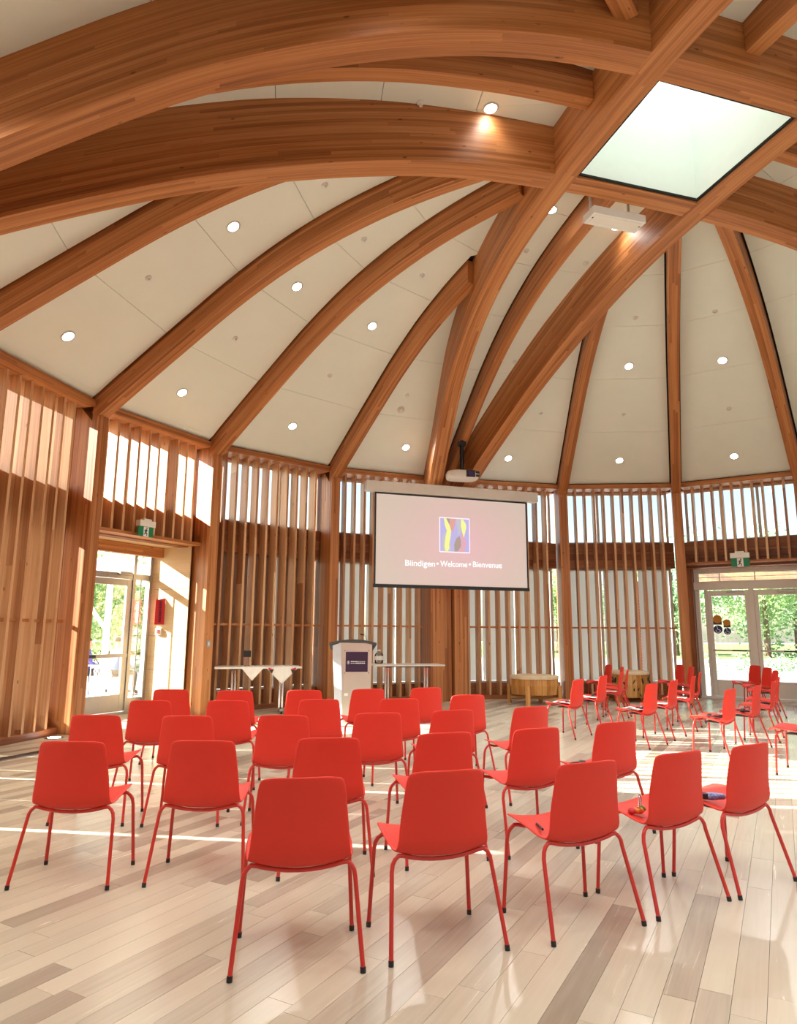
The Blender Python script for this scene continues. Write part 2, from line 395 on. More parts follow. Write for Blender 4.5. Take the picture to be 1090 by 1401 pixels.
# ------------------------------------------------------------------ ceiling: dark deck with panels in front, hole for the skylight
def inner_rho(k):
    v = (POST[k % 20]-CEN).normalized(); s_, o_ = abs(v.dot(DV)), abs(v.dot(NV))
    r_ = min(.97/s_ if s_ > 1e-6 else 99, 1.08/o_ if o_ > 1e-6 else 99)
    return r_*8.5/(POST[k % 20]-CEN).length
SEAMS = [8.52, 7.2, 6.0, 4.8, 3.6, 2.4]
deck = MB(); bvh_v = []; bvh_f = []
DSAMP = [8.98, 8.5, 8.0, 7.4, 6.8, 6.2, 5.6, 5.0, 4.4, 3.8, 3.2, 2.6, 2.0, 1.6]
for k in range(20):
    ra, rb = DSAMP + [inner_rho(k)], DSAMP + [inner_rho(k+1)]
    for i in range(len(ra)-1):
        q = [v3(rp(k, ra[i]), zr(ra[i])+CEIL+.06), v3(rp(k+1, rb[i]), zr(rb[i])+CEIL+.06), v3(rp(k+1, rb[i+1]), zr(rb[i+1])+CEIL+.06), v3(rp(k, ra[i+1]), zr(ra[i+1])+CEIL+.06)]
        deck.face(q); b = len(bvh_v); bvh_v += [p-Vector((0, 0, .06)) for p in q]; bvh_f.append((b, b+1, b+2, b+3))
ceiling = deck.build('ceiling', 'gap'); tag(ceiling, 'domed ceiling of cream panels between curved timber ribs', 'ceiling', kind='structure')
bvh = BVHTree.FromPolygons(bvh_v, bvh_f)
def rib_inner(k):
    """normalised radius where a rib meets the side of a primary arch"""
    u = (POST[k % 20]-CEN).normalized(); a, b = u.dot(DV), u.dot(NV); r_ = 7.0
    while r_ > .9:
        s_, o_ = r_*a, r_*b
        if abs(o_) < HALF_O*ratio(abs(s_))+.155 or abs(s_) < HALF_S*ratio(abs(o_))+.155: break
        r_ -= .02
    return (r_+.02)*8.5/(POST[k % 20]-CEN).length
RIN = [rib_inner(k) if k % 5 else 0 for k in range(20)]
def gap_at(k, r_):
    if k % 5 == 0: return .12
    return .135 if r_ > RIN[k % 20]-.14 else .002
for k in range(20):
    for i in range(len(SEAMS)):
        r0 = SEAMS[i]; mb = MB(); n_ = 10; topz = []; rows_b = []; rows_t = []
        for j in range(n_+1):
            t = j/n_
            ends = []
            for kk in (k, k+1):
                r1 = SEAMS[i+1]+.008 if i+1 < len(SEAMS) else inner_rho(kk)
                r_ = r0+(r1-r0)*t; ends.append((rp(kk, r_), zr(r_)+CEIL, gap_at(kk, r_)))
            a, b = ends; e = (b[0]-a[0]); ln = e.length; e = e/ln
            ga = min(a[2], ln*.25); gb = min(b[2], ln*.25)
            pa, pb = v3(a[0]+e*ga, a[1]), v3(b[0]-e*gb, b[1])
            rows_b.append([pa, pb]); rows_t.append([pa+Vector((0, 0, .025)), pb+Vector((0, 0, .025))])
        for j in range(n_):
            mb.face([rows_b[j][1], rows_b[j][0], rows_b[j+1][0], rows_b[j+1][1]], smooth=True)
            mb.face([rows_t[j][0], rows_t[j][1], rows_t[j+1][1], rows_t[j+1][0]], smooth=True)
            for q in (0, 1):
                mb.face([rows_b[j][q], rows_t[j][q], rows_t[j+1][q], rows_b[j+1][q]])
        for j in (0, n_): mb.face([rows_b[j][0], rows_b[j][1], rows_t[j][1], rows_t[j][0]])
        mb.build('ceiling_panel', 'panel', ceiling, base=rows_b[0][0])

# ------------------------------------------------------------------ ribs, arches, posts
rib_names = {1: 'slender curved timber rib landing first left of the projection screen',
             2: 'slender curved timber rib landing on the post beside the left doorway',
             3: 'slender curved timber rib landing on the post left of the bright doorway',
             4: 'slender curved timber rib at left edge, nearest to the big left arches',
             19: 'slender curved timber rib landing on the post right of the screen',
             18: 'slender curved timber rib landing on the post left of the double door',
             17: 'slender curved timber rib at right edge of the ceiling above the double door'}
def radial_rib(k, r_in, w, name, label, cat, group=None):
    n_ = 26; rs = [8.48+(r_in-8.48)*i/n_ for i in range(n_+1)]
    o = sweep_beam([rp(k, r_) for r_ in rs], [zr(r_) for r_ in rs], [zr(r_)+CEIL+.03 for r_ in rs], w, name, 'glulam')
    return tag(o, label, cat, group)
for k in range(20):
    if k % 5:
        lab = rib_names.get(k)
        radial_rib(k, rib_inner(k), .20, 'timber_rib', lab or 'slender curved timber rib on the dome behind the viewer', 'rib', 'slender dome ribs' )
    else:
        u = HALF_S if k in (0, 10) else HALF_O
        r_in = (u+.155)*8.5/(POST[k]-CEN).length
        lab = {0: 'slender rib between the two big arches above the screen and projector',
               5: 'slender rib between the two big arches sweeping in from the left',
               15: 'slender rib between the two big arches right of the skylight'}.get(k, 'slender rib between the two big arches behind the viewer')
        radial_rib(k, r_in, .18, 'timber_rib', lab, 'rib', 'slender dome ribs')
def primary(axis, side, s0, s1, label, nm='timber_arch'):
    n_ = max(2, int(abs(s1-s0)/.28)); ss = [s0+(s1-s0)*i/n_ for i in range(n_+1)]
    pts = [prim_pt(axis, side, s) for s in ss]; rh = [rho_of(p) for p in pts]
    o = sweep_beam(pts, [zp(r_) for r_ in rh], [zr(r_)+CEIL+.12 for r_ in rh], .30, nm, 'glulam')
    return tag(o, label, 'arch', 'big glulam arches around the skylight')
primary('d', -1, 8.15, -8.2, 'big continuous timber arch along the left edge of the skylight')
primary('d', 1, 8.15, -8.2, 'big continuous timber arch along the right edge of the skylight')
g = HALF_O+.151; h = HALF_O-.151
primary('n', 1, -8.2, -g, 'big timber arch from the left meeting the skylight at its lower corner')
primary('n', -1, -8.2, -g, 'topmost big timber arch from the left, nearest the viewer')
primary('n', 1, g, 8.2, 'big timber arch running right from the lower right skylight corner')
primary('n', -1, g, 8.2, 'big timber arch running right from the top skylight corner')
primary('n', 1, -h, h, 'short timber cross beam under the lower edge of the skylight', 'cross_beam')
primary('n', -1, -h, h, 'short timber cross beam above the upper edge of the skylight', 'cross_beam')

def radial_frame(k):
    o_ = (POST[k]-CEN).normalized(); return o_, Vector((-o_.y, o_.x))
def post_prism(k, tang, w, r_in, r_out, name, label=None, group=None, ztop=None, prim=False):
    """radial post, top cut to the underside of its rib"""
    o_, t_ = radial_frame(k); Rk = (POST[k]-CEN).length; mb = MB()
    rs = [Rk+q_ for q_ in (r_in, r_in*.5, -.02, -.01, r_out)] ; n_ = len(rs)-1
    f = zp if prim else zr
    prof = [(r_, f(r_*8.5/Rk)-.004 if r_*8.5/Rk < 8.49 else 4.90) for r_ in rs]
    A = [v3(CEN+o_*r_+t_*(tang-w/2), 0) for r_, _ in prof]; B = [v3(CEN+o_*r_+t_*(tang+w/2), 0) for r_, _ in prof]
    for j in range(n_):
        za, zb_ = prof[j][1], prof[j+1][1]
        a0, a1, b0, b1 = A[j], A[j+1], B[j], B[j+1]
        up = lambda p, z: Vector((p.x, p.y, z))
        mb.face([a0, a1, up(a1, zb_), up(a0, za)]); mb.face([b1, b0, up(b0, za), up(b1, zb_)])
        mb.face([up(a0, za), up(a1, zb_), up(b1, zb_), up(b0, za)])
    mb.face([B[0], A[0], up(A[0], prof[0][1]), up(B[0], prof[0][1])]); mb.face([A[-1], B[-1], up(B[-1], prof[-1][1]), up(A[-1], prof[-1][1])])
    mb.face([A[0], B[0], B[-1], A[-1]])
    o = mb.build(name, 'glulam', base=v3(CEN+o_*Rk, 0)); return tag(o, label, 'post', group)
post_lab = {1: 'tall timber post behind the podium', 2: 'tall timber post at the right side of the bright doorway', 3: 'tall dark timber post at the left side of the bright doorway',
            19: 'tall timber post right of the screen behind the drum', 18: 'tall timber post at the left side of the double door', 17: 'tall timber post at the right side of the double door'}
for k in range(20):
    if k % 5: post_prism(k, 0, .20, -.14, .30, 'timber_post', post_lab.get(k, 'tall timber post along the wall outside the view'), 'wall posts')
    else:
        for sd in (-1, 1):
            lab = ('thick timber arch post below the screen, %s one' % ('left' if sd > 0 else 'right')) if k == 0 else 'thick timber arch post along the wall outside the view'
            post_prism(k, sd*.27, .30, -.30, .30, 'arch_post', lab, 'arch posts', prim=True)
        post_prism(k, 0, .18, -.18, .30, 'timber_post', 'timber post squeezed between the arch posts below the screen' if k == 0 else 'timber post squeezed between arch posts outside the view', 'wall posts', prim=True)

# ------------------------------------------------------------------ skylight
wt = 8.46; wl = MB()
ci, si = HALF_O-.155, HALF_S-.155
def sk(o_, s_, z): return v3(CEN+NV*o_+DV*s_, z)
cs = [(-ci, -si), (ci, -si), (ci, si), (-ci, si)]
sl = empty('window_1', sk(0, 0, 7.15), kind='structure', label='bright square skylight with white shaft at the top of the dome', cat='skylight')
for i in range(4):
    a, b = cs[i], cs[(i+1) % 4]; mb = MB(); k_ = .985
    q = [sk(*a, 7.16), sk(*b, 7.16), sk(*b, wt), sk(*a, wt)]; r2 = [sk(a[0]*k_, a[1]*k_, 7.16), sk(b[0]*k_, b[1]*k_, 7.16), sk(b[0]*k_, b[1]*k_, wt), sk(a[0]*k_, a[1]*k_, wt)]
    mb.hexa([q[0], q[1], r2[1], r2[0], q[3], q[2], r2[2], r2[3]]); o = mb.build('shaft_board', 'well'); o.parent = sl; o.matrix_parent_inverse = sl.matrix_basis.inverted()
    mb = MB(); z0, z1 = 7.13, 7.158; k2 = .972
    q = [sk(*a, z0), sk(*b, z0), sk(b[0]*k2, b[1]*k2, z0), sk(a[0]*k2, a[1]*k2, z0)]
    mb.hexa(q + [p+Vector((0, 0, z1-z0)) for p in q]); o = mb.build('edge_trim', 'gap'); o.parent = sl; o.matrix_parent_inverse = sl.matrix_basis.inverted()
mb = MB(); mb.box(sk(0, 0, wt+.02), (ci*2+.4, si*2+.4, .02), NV.to_3d(), DV.to_3d()); o = mb.build('glazing', 'skypane'); o.parent = sl; o.matrix_parent_inverse = sl.matrix_basis.inverted()

def keep(o, parent):
    """parent without moving"""
    o.parent = parent; o.matrix_parent_inverse = parent.matrix_basis.inverted(); return o

# ------------------------------------------------------------------ walls: fins, rails, boards, windows
Z_CL0, Z_CL1, Z_B0, Z_B1, Z_SILL, Z_RAIL, Z_TOP = 3.56, 4.78, 2.95, 3.56, .33, 1.57, 4.80
walls = {}
for nm, lab in (('wall_left', 'slatted timber wall on the left with windows behind the slats'), ('wall_back', 'slatted timber wall behind the screen and podium'),
                ('wall_right', 'slatted timber wall on the right with blinds behind the slats'), ('wall_front', 'slatted timber wall behind the viewer')):
    walls[nm] = empty(nm, (0, 0, 0), kind='structure', label=lab, cat='wall')
def wall_of(i):
    return walls['wall_left' if 2 <= i <= 6 else 'wall_back' if i in (19, 0, 1) else 'wall_right' if 14 <= i <= 18 else 'wall_front']
for k in range(20):
    o_, t_ = radial_frame(k); c = POST[k]+o_*.46; hw = .10 if k % 5 else .42
    mb = MB(); mb.box(v3(c, 2.45), (.31, hw*2, 4.90), o_.to_3d(), t_.to_3d()); mb.build('post_backing', 'band', wall_of(k), base=v3(c, 0))
class Bay:
    def __init__(s, i):
        s.i = i; s.a, s.b = POST[i], POST[(i+1) % 20]; s.Ln = (s.b-s.a).length; s.t = (s.b-s.a)/s.Ln; s.o = Vector((s.t.y, -s.t.x))
    def P(s, x, off, z): p = s.a+s.t*x+s.o*off; return Vector((p.x, p.y, z))
    def box(s, mb, x0, x1, o0, o1, z0, z1):
        return mb.hexa([s.P(x0, o1, z0), s.P(x0, o0, z0), s.P(x1, o0, z0), s.P(x1, o1, z0), s.P(x0, o1, z1), s.P(x0, o0, z1), s.P(x1, o0, z1), s.P(x1, o1, z1)])
    def piece(s, name, m, parent, x0, x1, o0, o1, z0, z1, grain=(0, 0, 1)):
        mb = MB(grain); s.box(mb, x0, x1, o0, o1, z0, z1); return mb.build(name, m, parent, base=s.P((x0+x1)/2, (o0+o1)/2, z0))
NF = 12; FIN_T, FIN_D, FO = .045, .22, .13
fin_cache = {}
WIN_LAB = {1: 'shaded window behind the slats between left doorway and podium', 0: 'bright window behind the slats left of the centre posts', 19: 'window with grey blinds between centre posts and first right post',
           18: 'window with grey blinds left of the double door', 17: 'clear high window above the double door', 2: 'bright high window above the left doorway', 3: 'window behind the far left slatted wall'}
win_n = 1
DOOR_BAYS = (2, 17)
for i in range(20):
    B = Bay(i); W = wall_of(i); door = i in DOOR_BAYS
    gr = (B.t.x, B.t.y, 0); m0 = .11 if i % 5 else .43; m1 = .11 if (i+1) % 5 else .43
    # header, base plate
    B.piece('header_board', 'glulam', W, .10, B.Ln-.10, -.04, .40, Z_TOP, EAVE+.005, gr)
    B.piece('eave_board', 'glulam', W, .0, B.Ln, .405, .64, Z_TOP-.02, EAVE+.0, gr)
    if not door: B.piece('base_plate', 'band', W, m0, B.Ln-m1, FO-.02, FO+.24, 0, .09, gr)
    # fins
    zb = (3.02 if i == 2 else 3.055) if door else .09
    for j in range(NF):
        x = (j+.5)*B.Ln/NF
        if x < m0+.02 or x > B.Ln-m1-.02: continue
        mb = MB(); B.box(mb, x-FIN_T/2, x+FIN_T/2, FO, FO+FIN_D, zb, Z_TOP)
        mb.build('fin', 'fin', W, base=B.P(x, FO+FIN_D/2, zb))
    if door: B.piece('fin_ledge', 'glulam', W, .10, B.Ln-.10, FO-.03, FO+.24, zb-.05, zb, gr)
    # band boards
    for j in range(3):
        z0 = Z_B0+.61*j/3
        B.piece('board', 'band', W, .02, B.Ln-.02, .37+.004*((j*7+i) % 3), .60, z0+.003, z0+.61/3-.003, gr)
    if not door:
        B.piece('rail', 'glulam', W, m0, B.Ln-m1, FO+.05, FO+.11, Z_RAIL-.02, Z_RAIL+.02, gr)
        B.piece('sill_wall', 'band', W, .02, B.Ln-.02, .40, .60, 0, Z_SILL, gr)
    # window of the bay
    win_n += 1
    w = empty('window_%d' % win_n, B.P(B.Ln/2, .56, Z_SILL), kind='structure', label=WIN_LAB.get(i, 'tall slatted window outside the view'), cat='window')
    parts = []
    zones = [(Z_CL0, Z_CL1)] + ([] if door else [(Z_SILL, Z_B0)])
    for z0, z1 in zones:
        for j in range(3):
            xa, xb = .1+(B.Ln-.2)*j/3, .1+(B.Ln-.2)*(j+1)/3
            parts.append(B.piece('pane', 'glass', None, xa+.02, xb-.02, .556, .564, z0+.03, z1-.03))
            if (z0 > 2 and i in (0, 1, 2, 3, 17, 18, 19)) or i in (7, 8, 9, 10, 11, 12, 13, 14): continue          # blinds up, clear glass
            if i in (4, 5, 6, 7, 8): ea, eb = 0, {(4, 0): .06, (4, 1): .08}.get((i, j), 0)  # unseen blinds closed to hold back sun, slits shaped for the floor streaks
            else: ea = eb = (.05 if i == 3 else .06)
            parts.append(B.piece('blind', {1: 'blind_shaded', 3: 'blind_dimming'}.get(i, 'blind'), None, xa+ea, xb-eb, .510, .512, z0+(.0 if z0 > 2 else .05), z1))
        for j in range(4):
            x = .1+(B.Ln-.2)*j/3
            parts.append(B.piece('mullion', 'white', None, x-.03, x+.03, .53, .59, z0, z1))
        for z in (z0, z1-.04):
            parts.append(B.piece('frame_bar', 'white', None, .1, B.Ln-.1, .532, .588, z, z+.04))
    for p in parts: keep(p, w)

# --- left doorway: a deep timber porch with glazed end
B = Bay(2); W = walls['wall_left']; gr = (B.t.x, B.t.y, 0); og = (B.o.x, B.o.y, 0); DEP = 1.28
for x0, x1 in ((-.03, .10), (B.Ln-.10, B.Ln+.03)):
    B.piece('porch_wall', 'cladding', W, x0+(0 if x0 < 1 else .025), x1-(.025 if x0 < 1 else 0), .62, DEP+.15, 0, 3.1, og)
for j, (z0, z1) in enumerate(((.12, .75), (.75, 1.35), (1.35, 2.2), (2.2, 3.0))):
    B.piece('wall_panel', 'ply', W, .101, .115, .305, DEP-.02, z0+.003, z1-.003, og)
    B.piece('wall_panel', 'ply', W, B.Ln-.115, B.Ln-.101, .305, DEP-.02, z0+.003, z1-.003, og)
B.piece('porch_roof', 'cladding', W, -.05, B.Ln+.05, .62, DEP+.3, 3.1, 3.25, gr)
B.piece('porch_soffit', 'ply', W, .1, B.Ln-.1, .385, DEP-.02, 2.97, 3.03, gr)
B.piece('porch_beam', 'glulam', W, .1, B.Ln-.1, DEP-.30, DEP-.16, 2.78, 2.965, gr)
B.piece('porch_floor', 'concrete', W, .1, B.Ln-.1, .425, DEP+.4, -.03, -.004, gr)
dr = empty('door_1', B.P(1.05, DEP, 0), kind='structure', label='glazed aluminium door with push bar in the bright left doorway', cat='door')
def pc(Bx, par, *a, **k): return keep(Bx.piece(a[0], a[1], None, *a[2:], **k), par)
for x in (.12, .50, 1.56, B.Ln-.17): pc(B, dr, 'frame_post', 'alu', x, x+.06, DEP-.05, DEP+.06, 0, 2.95)
for z0, z1 in ((2.36, 2.46), (2.87, 2.96), (-.0, .04)): pc(B, dr, 'frame_rail', 'alu', .17, B.Ln-.16, DEP-.04, DEP+.05, z0, z1)
pc(B, dr, 'sidelight_pane', 'glass', .17, .50, DEP-.004, DEP+.004, .26, 2.36); pc(B, dr, 'sidelight_kick', 'alu', .17, .50, DEP-.02, DEP+.02, .04, .26)
pc(B, dr, 'sidelight_bar', 'dark', .335, .345, DEP-.01, DEP+.01, .26, 2.36)
pc(B, dr, 'sidelight_pane', 'glass', 1.62, B.Ln-.16, DEP-.004, DEP+.004, .26, 2.36); pc(B, dr, 'sidelight_kick', 'alu', 1.62, B.Ln-.16, DEP-.02, DEP+.02, .04, .26)
for x0, x1 in ((.17, 1.06), (1.08, B.Ln-.16)): pc(B, dr, 'transom_pane', 'glass', x0, x1, DEP-.004, DEP+.004, 2.46, 2.87)
lf = pc(B, dr, 'leaf', 'alu', .565, .67, DEP-.03, DEP+.02, .05, 2.35)
for nm, m, a in (('leaf_stile', 'alu', (1.45, 1.555, DEP-.03, DEP+.02, .05, 2.35)), ('leaf_kick_plate', 'alu', (.67, 1.45, DEP-.028, DEP+.018, .05, .34)), ('leaf_top_rail', 'alu', (.67, 1.45, DEP-.028, DEP+.018, 2.24, 2.35)),
                 ('leaf_pane', 'glass', (.67, 1.45, DEP-.008, DEP, .34, 2.24)), ('push_bar', 'alu', (.62, 1.28, DEP-.10, DEP-.06, .98, 1.04)), ('push_bar_end', 'black', (1.28, 1.5, DEP-.10, DEP-.06, .985, 1.035)), ('closer', 'alu', (.62, .90, DEP-.10, DEP-.03, 2.42, 2.48)),
                 ('closer_arm', 'alu', (.85, 1.15, DEP-.09, DEP-.07, 2.39, 2.41))):
    pc(B, dr, nm, m, *a)

# --- right doorway: double glazed doors
B = Bay(17); W = walls['wall_right']; gr = (B.t.x, B.t.y, 0); OD = .85
for x0, x1 in ((-.02, .12), (B.Ln-.12, B.Ln+.02)): B.piece('door_jamb_board', 'band', W, x0, x1, .53, OD+.2, 0, 3.0)
B.piece('door_head_board', 'glulam', W, .10, B.Ln-.10, .385, OD+.2, 2.95, 3.0, gr)
B.piece('porch_floor', 'concrete', W, .10, B.Ln-.10, .425, OD+.3, -.03, -.004, gr)
d2 = empty('door_2', B.P(B.Ln/2, OD, 0), kind='structure', label='double glazed door in cream frame with louvred transom on the right', cat='door')
def q(*a): return pc(B, d2, *a)
X0, X1 = .12, B.Ln-.12
for x in (X0, X1-.09): q('frame_post', 'cream', x, x+.09, OD-.06, OD+.08, 0, 2.95)
mid = (X0+X1-.16)/2+.02
q('centre_post', 'cream', mid-.05, mid+.05, OD-.06, OD+.08, 0, 2.46); q('sidelight_post', 'cream', X1-.26, X1-.20, OD-.05, OD+.06, 0, 2.46)
q('frame_head', 'cream', X0, X1, OD-.065, OD+.08, 2.86, 2.95); q('operator_housing', 'cream', X0, X1, OD-.16, OD+.02, 2.46, 2.64); q('threshold', 'cream', X0, X1, OD-.12, OD+.1, 0, .05)
for j, x in enumerate((X0+.09, mid-.1, X1-.55, X1-.09)): q('transom_bar', 'white', x-.012, x+.012, OD-.02, OD+.02, 2.64, 2.86)
for z in (2.655, 2.75, 2.85): q('transom_rail', 'white', X0+.09, X1-.09, OD-.018, OD+.018, z-.008, z+.008)
q('transom_pane', 'glass', X0+.09, X1-.09, OD-.004, OD+.004, 2.66, 2.85)
q('sidelight_pane', 'glass', X1-.20, X1-.09, OD-.004, OD+.004, .05, 2.46)
for xa, xb in ((X0+.09, mid-.05), (mid+.05, X1-.26)):
    for x in (xa, xb-.09): q('leaf_stile', 'cream', x+.004, x+.086, OD-.03, OD+.03, .06, 2.44)
    q('leaf_top_rail', 'cream', xa+.09, xb-.09, OD-.028, OD+.028, 2.32, 2.44); q('leaf_kick_plate', 'cream', xa+.09, xb-.09, OD-.028, OD+.028, .06, .42)
    q('leaf_pane', 'glass', xa+.09, xb-.09, OD-.004, OD+.004, .42, 2.32)
    q('push_bar', 'alu', xa+.05, xb-.05, OD-.09, OD-.06, 1.06, 1.10); q('push_bar_pad', 'dark', xa+.12, xa+.42, OD-.095, OD-.062, 1.062, 1.098)
    q('closer_arm', 'alu', xa+.1, xa+.45, OD-.12, OD-.09, 2.38, 2.41)
def disc(mb, c, rad, ax, ay, az, th, a0=0, a1=2*math.pi, n=20, r_in=0):
    pts = [(math.cos(a0+(a1-a0)*k/n)*rad, math.sin(a0+(a1-a0)*k/n)*rad) for k in range(n + (0 if a1-a0 > 6.28 else 1))]
    return mb.extrude(pts, th, c, ax, ay, az)
# door decals: amber half sun on a dark plate over a blue wheelchair disc
tx, ty, tz = -B.t.to_3d(), Vector((0, 0, 1)), -B.o.to_3d()
for (px, py, sc, nm) in ((981, 847, 1.0, 'first'), (994, 852, .82, 'second')):
    c = atplane(px, py, B.P(0, OD-.012, 0), B.o.to_3d())
    root = empty('door_decal', c, label='amber and blue wheelchair access decal on the door glass, %s' % ('larger one left' if sc == 1 else 'smaller one right'), cat='decal', group='door glass decals')
    mb = MB(); mb.extrude([(-.09*sc, -.13*sc), (.09*sc, -.13*sc), (.09*sc, .02*sc), (-.09*sc, .02*sc)], .002, (0, 0, 0), tx, ty, tz); mb.build('plate', 'dark', root)
    mb = MB(); disc(mb, tz*.003, .095*sc, tx, ty, tz, .002); mb.build('sun_disc', 'amber', root)
    mb = MB(); disc(mb, Vector((0, 0, -.235*sc)), .095*sc, tx, ty, tz, .002); s2 = mb.build('blue_disc', 'blue', root)
    mb = MB(); o_ = Vector((0, 0, -.235*sc))+tz*.004
    ring = [(math.cos(a)*.045*sc, -.025*sc+math.sin(a)*.045*sc) for a in [math.pi*.9+k*math.pi*1.2/10 for k in range(11)]]
    mb.tube([o_+tx*x+ty*y for x, y in ring], .008*sc, 5)
    for p0, p1 in (((-.015, .05), (-.005, -.005)), ((-.005, -.005), (.035, -.005)), ((.035, -.005), (.05, -.05))): mb.tube([o_+tx*p0[0]*sc+ty*p0[1]*sc, o_+tx*p1[0]*sc+ty*p1[1]*sc], .008*sc, 5)
    disc(mb, o_+tx*(-.018*sc)+ty*.068*sc, .013*sc, tx, ty, tz, .003, n=8); mb.build('wheelchair_mark', 'print_white', s2)

# ------------------------------------------------------------------ floor of individual planks
def clip(poly, p, nrm):
    out = []
    for i in range(len(poly)):
        a, b = poly[i], poly[(i+1) % len(poly)]; da, db = (a-p).dot(nrm), (b-p).dot(nrm)
        if da <= 0: out.append(a)
        if da*db < 0: out.append(a+(b-a)*(da/(da-db)))
    return out
edges = []
for i in range(20):
    Bq = Bay(i); edges.append(((Bq.a+Bq.o*.42), Bq.o))
slab = MB(); hull = [Vector((-60, -60)), Vector((60, -60)), Vector((60, 60)), Vector((-60, 60))]
for p, nr in edges: hull = clip(hull, p, nr)
slab.face([v3(p, -.022) for p in hull]); slab.face([v3(p, -.12) for p in hull][::-1])
for i in range(len(hull)): a, b = hull[i], hull[(i+1) % len(hull)]; slab.face([v3(a, -.12), v3(b, -.12), v3(b, -.022), v3(a, -.022)])
floor = slab.build('floor', 'gap'); tag(floor, 'pale ash plank floor with grey and beige boards', 'floor', kind='structure')
FA = R(61.0); FD = Vector((math.cos(FA), math.sin(FA))); FN = Vector((-FD.y, FD.x)); PW = .125
planks = []
rng = random.Random(3)
for j in range(-76, 77):
    x = -9.6 + rng.random()*1.2
    while x < 9.6:
        ln = rng.choice([.55, .75, .95, 1.2, 1.5, 1.8])+rng.random()*.15
        c0 = CEN+FN*(j*PW)
        g_ = .0009
        poly = [c0+FD*(x+g_)+FN*(-PW/2+g_), c0+FD*(x+ln-g_)+FN*(-PW/2+g_), c0+FD*(x+ln-g_)+FN*(PW/2-g_), c0+FD*(x+g_)+FN*(PW/2-g_)]
        tone = min(1, max(0, rng.gauss(.68, .2) if rng.random() > .18 else rng.gauss(.26, .12)))
        mid_ = c0+FD*(x+ln/2); x += ln
        if (mid_-CEN).length > 10.2: continue
        for p, nr in edges:
            if poly: poly = clip(poly, p, nr)
        if len(poly) < 3: continue
        planks.append((poly, tone, mid_))
def plank_faces(mb, poly, tone, tl, dz, base=Vector((0, 0, 0))):
    top = [v3(p, dz)-base for p in poly]; bot = [v3(p, -.02)-base for p in poly]
    uvs = [(p.dot(FD), p.dot(FN)) for p in poly]
    mb.face(top, uvs); tl.append(tone)
    for i in range(len(poly)):
        k = (i+1) % len(poly); mb.face([bot[i], bot[k], top[k], top[i]], [uvs[i], uvs[k], uvs[k], uvs[i]]); tl.append(tone)
def tone_attr(me, tl):
    a = me.attributes.new('tone', 'FLOAT', 'FACE'); a.data.foreach_set('value', tl)
def seen(m_):
    x, y = m_.x, m_.y
    if y < 1.5 or abs(x) > y*.66+.3: return 99+m_.length
    return m_.length
planks.sort(key=lambda q_: seen(q_[2]))
rest = MB(); rt = []
for n_, (poly, tone, m_) in enumerate(planks):
    dz = -.0006*rng.random()
    if n_ < 300:
        mb = MB(); tl = []; base = v3(m_, 0); plank_faces(mb, poly, tone, tl, dz, base)
        o = mb.build('plank', 'floor', floor); o.location = base; tone_attr(o.data, tl)
    else: plank_faces(rest, poly, tone, rt, dz)
o = rest.build('far_planks', 'floor', floor); tone_attr(o.data, rt); o['kind'] = 'stuff'

# ------------------------------------------------------------------ ceiling fixtures
def ceil_hit(px, py):
    loc, nr, _, _ = bvh.ray_cast(Vector((0, 0, EYE)), ray(px, py).normalized())
    if nr.z < 0: nr = -nr
    return loc, nr
def frame_on(o, loc, nr): o.matrix_world = Matrix.Translation(loc) @ nr.to_track_quat('Z', 'Y').to_matrix().to_4x4()
ring = MB(); ring.lathe([(.085, .005), (.10, .002), (.10, -.008), (.078, -.010), (.072, -.004)], 20, cap0=False, cap1=False); ring_me = ring.mesh('trim_ring', 'white')
ln_ = MB(); ln_.lathe([(.001, -.005), (.074, -.006)], 20, cap0=False, cap1=False); lens_me = ln_.mesh('lens', 'lens')
sp = bpy.data.lights.new('downlight_beam', 'SPOT'); sp.energy = LAMP_W; sp.spot_size = R(125); sp.spot_blend = .8; sp.shadow_soft_size = .07; sp.color = (1.0, .97, .92)
sp_low = sp.copy(); sp_low.energy = LAMP_W*.2
def downlight(loc, nr, label, low=False):
    o = empty('downlight', label=label, cat='downlight', group='recessed downlights in the dome'); frame_on(o, loc-nr*.002, nr)
    inst('trim_ring', ring_me, o); inst('lens', lens_me, o)
    l_ = bpy.data.objects.new('lamp', sp_low if low else sp); COL.objects.link(l_); l_.parent = o; l_.location = (0, 0, -.03)
    return o
spr = MB(); spr.lathe([(.045, .0), (.045, -.012), (.034, -.018), (.012, -.02), (.012, -.045), (.02, -.047), (.02, -.052)], 14, cap0=False); spr_me = spr.mesh('cap', 'white')
def sprinkler(loc, nr, label):
    o = inst('sprinkler', spr_me); tag(o, label, 'sprinkler', 'ceiling sprinklers'); frame_on(o, loc, nr); return o
DL = [(93, 460, 'in the panel above the far left slatted wall, lower one'), (319, 310, 'in the far left panel strip, upper one'), (249, 537, 'in the panel above the left doorway, lower one'),
      (406, 392, 'in the panel strip above the left doorway, upper one'), (400, 583, 'in the panel left of the podium post, lower one'), (509, 446, 'in the panel strip left of the podium post, upper one'),
      (555, 612, 'just above the left end of the screen case'), (695, 627, 'just above the right end of the screen case'), (847, 630, 'low in the panel right of the screen post'),
      (860, 501, 'higher in the panel right of the screen post'), (1004, 624, 'low in the panel above the double door'), (988, 493, 'higher in the panel above the double door'),
      (754, 287, 'beside the left big arch under the skylight corner'), (843, 310, 'under the white box below the skylight'), (671, 148, 'between the two big left arches'), (1073, 266, 'right of the skylight between the right arches')]
for x, y, t_ in DL:
    lo, nr = ceil_hit(x, y); downlight(lo, nr, 'bright round downlight ' + t_, 'arch' in t_ or 'white box' in t_)
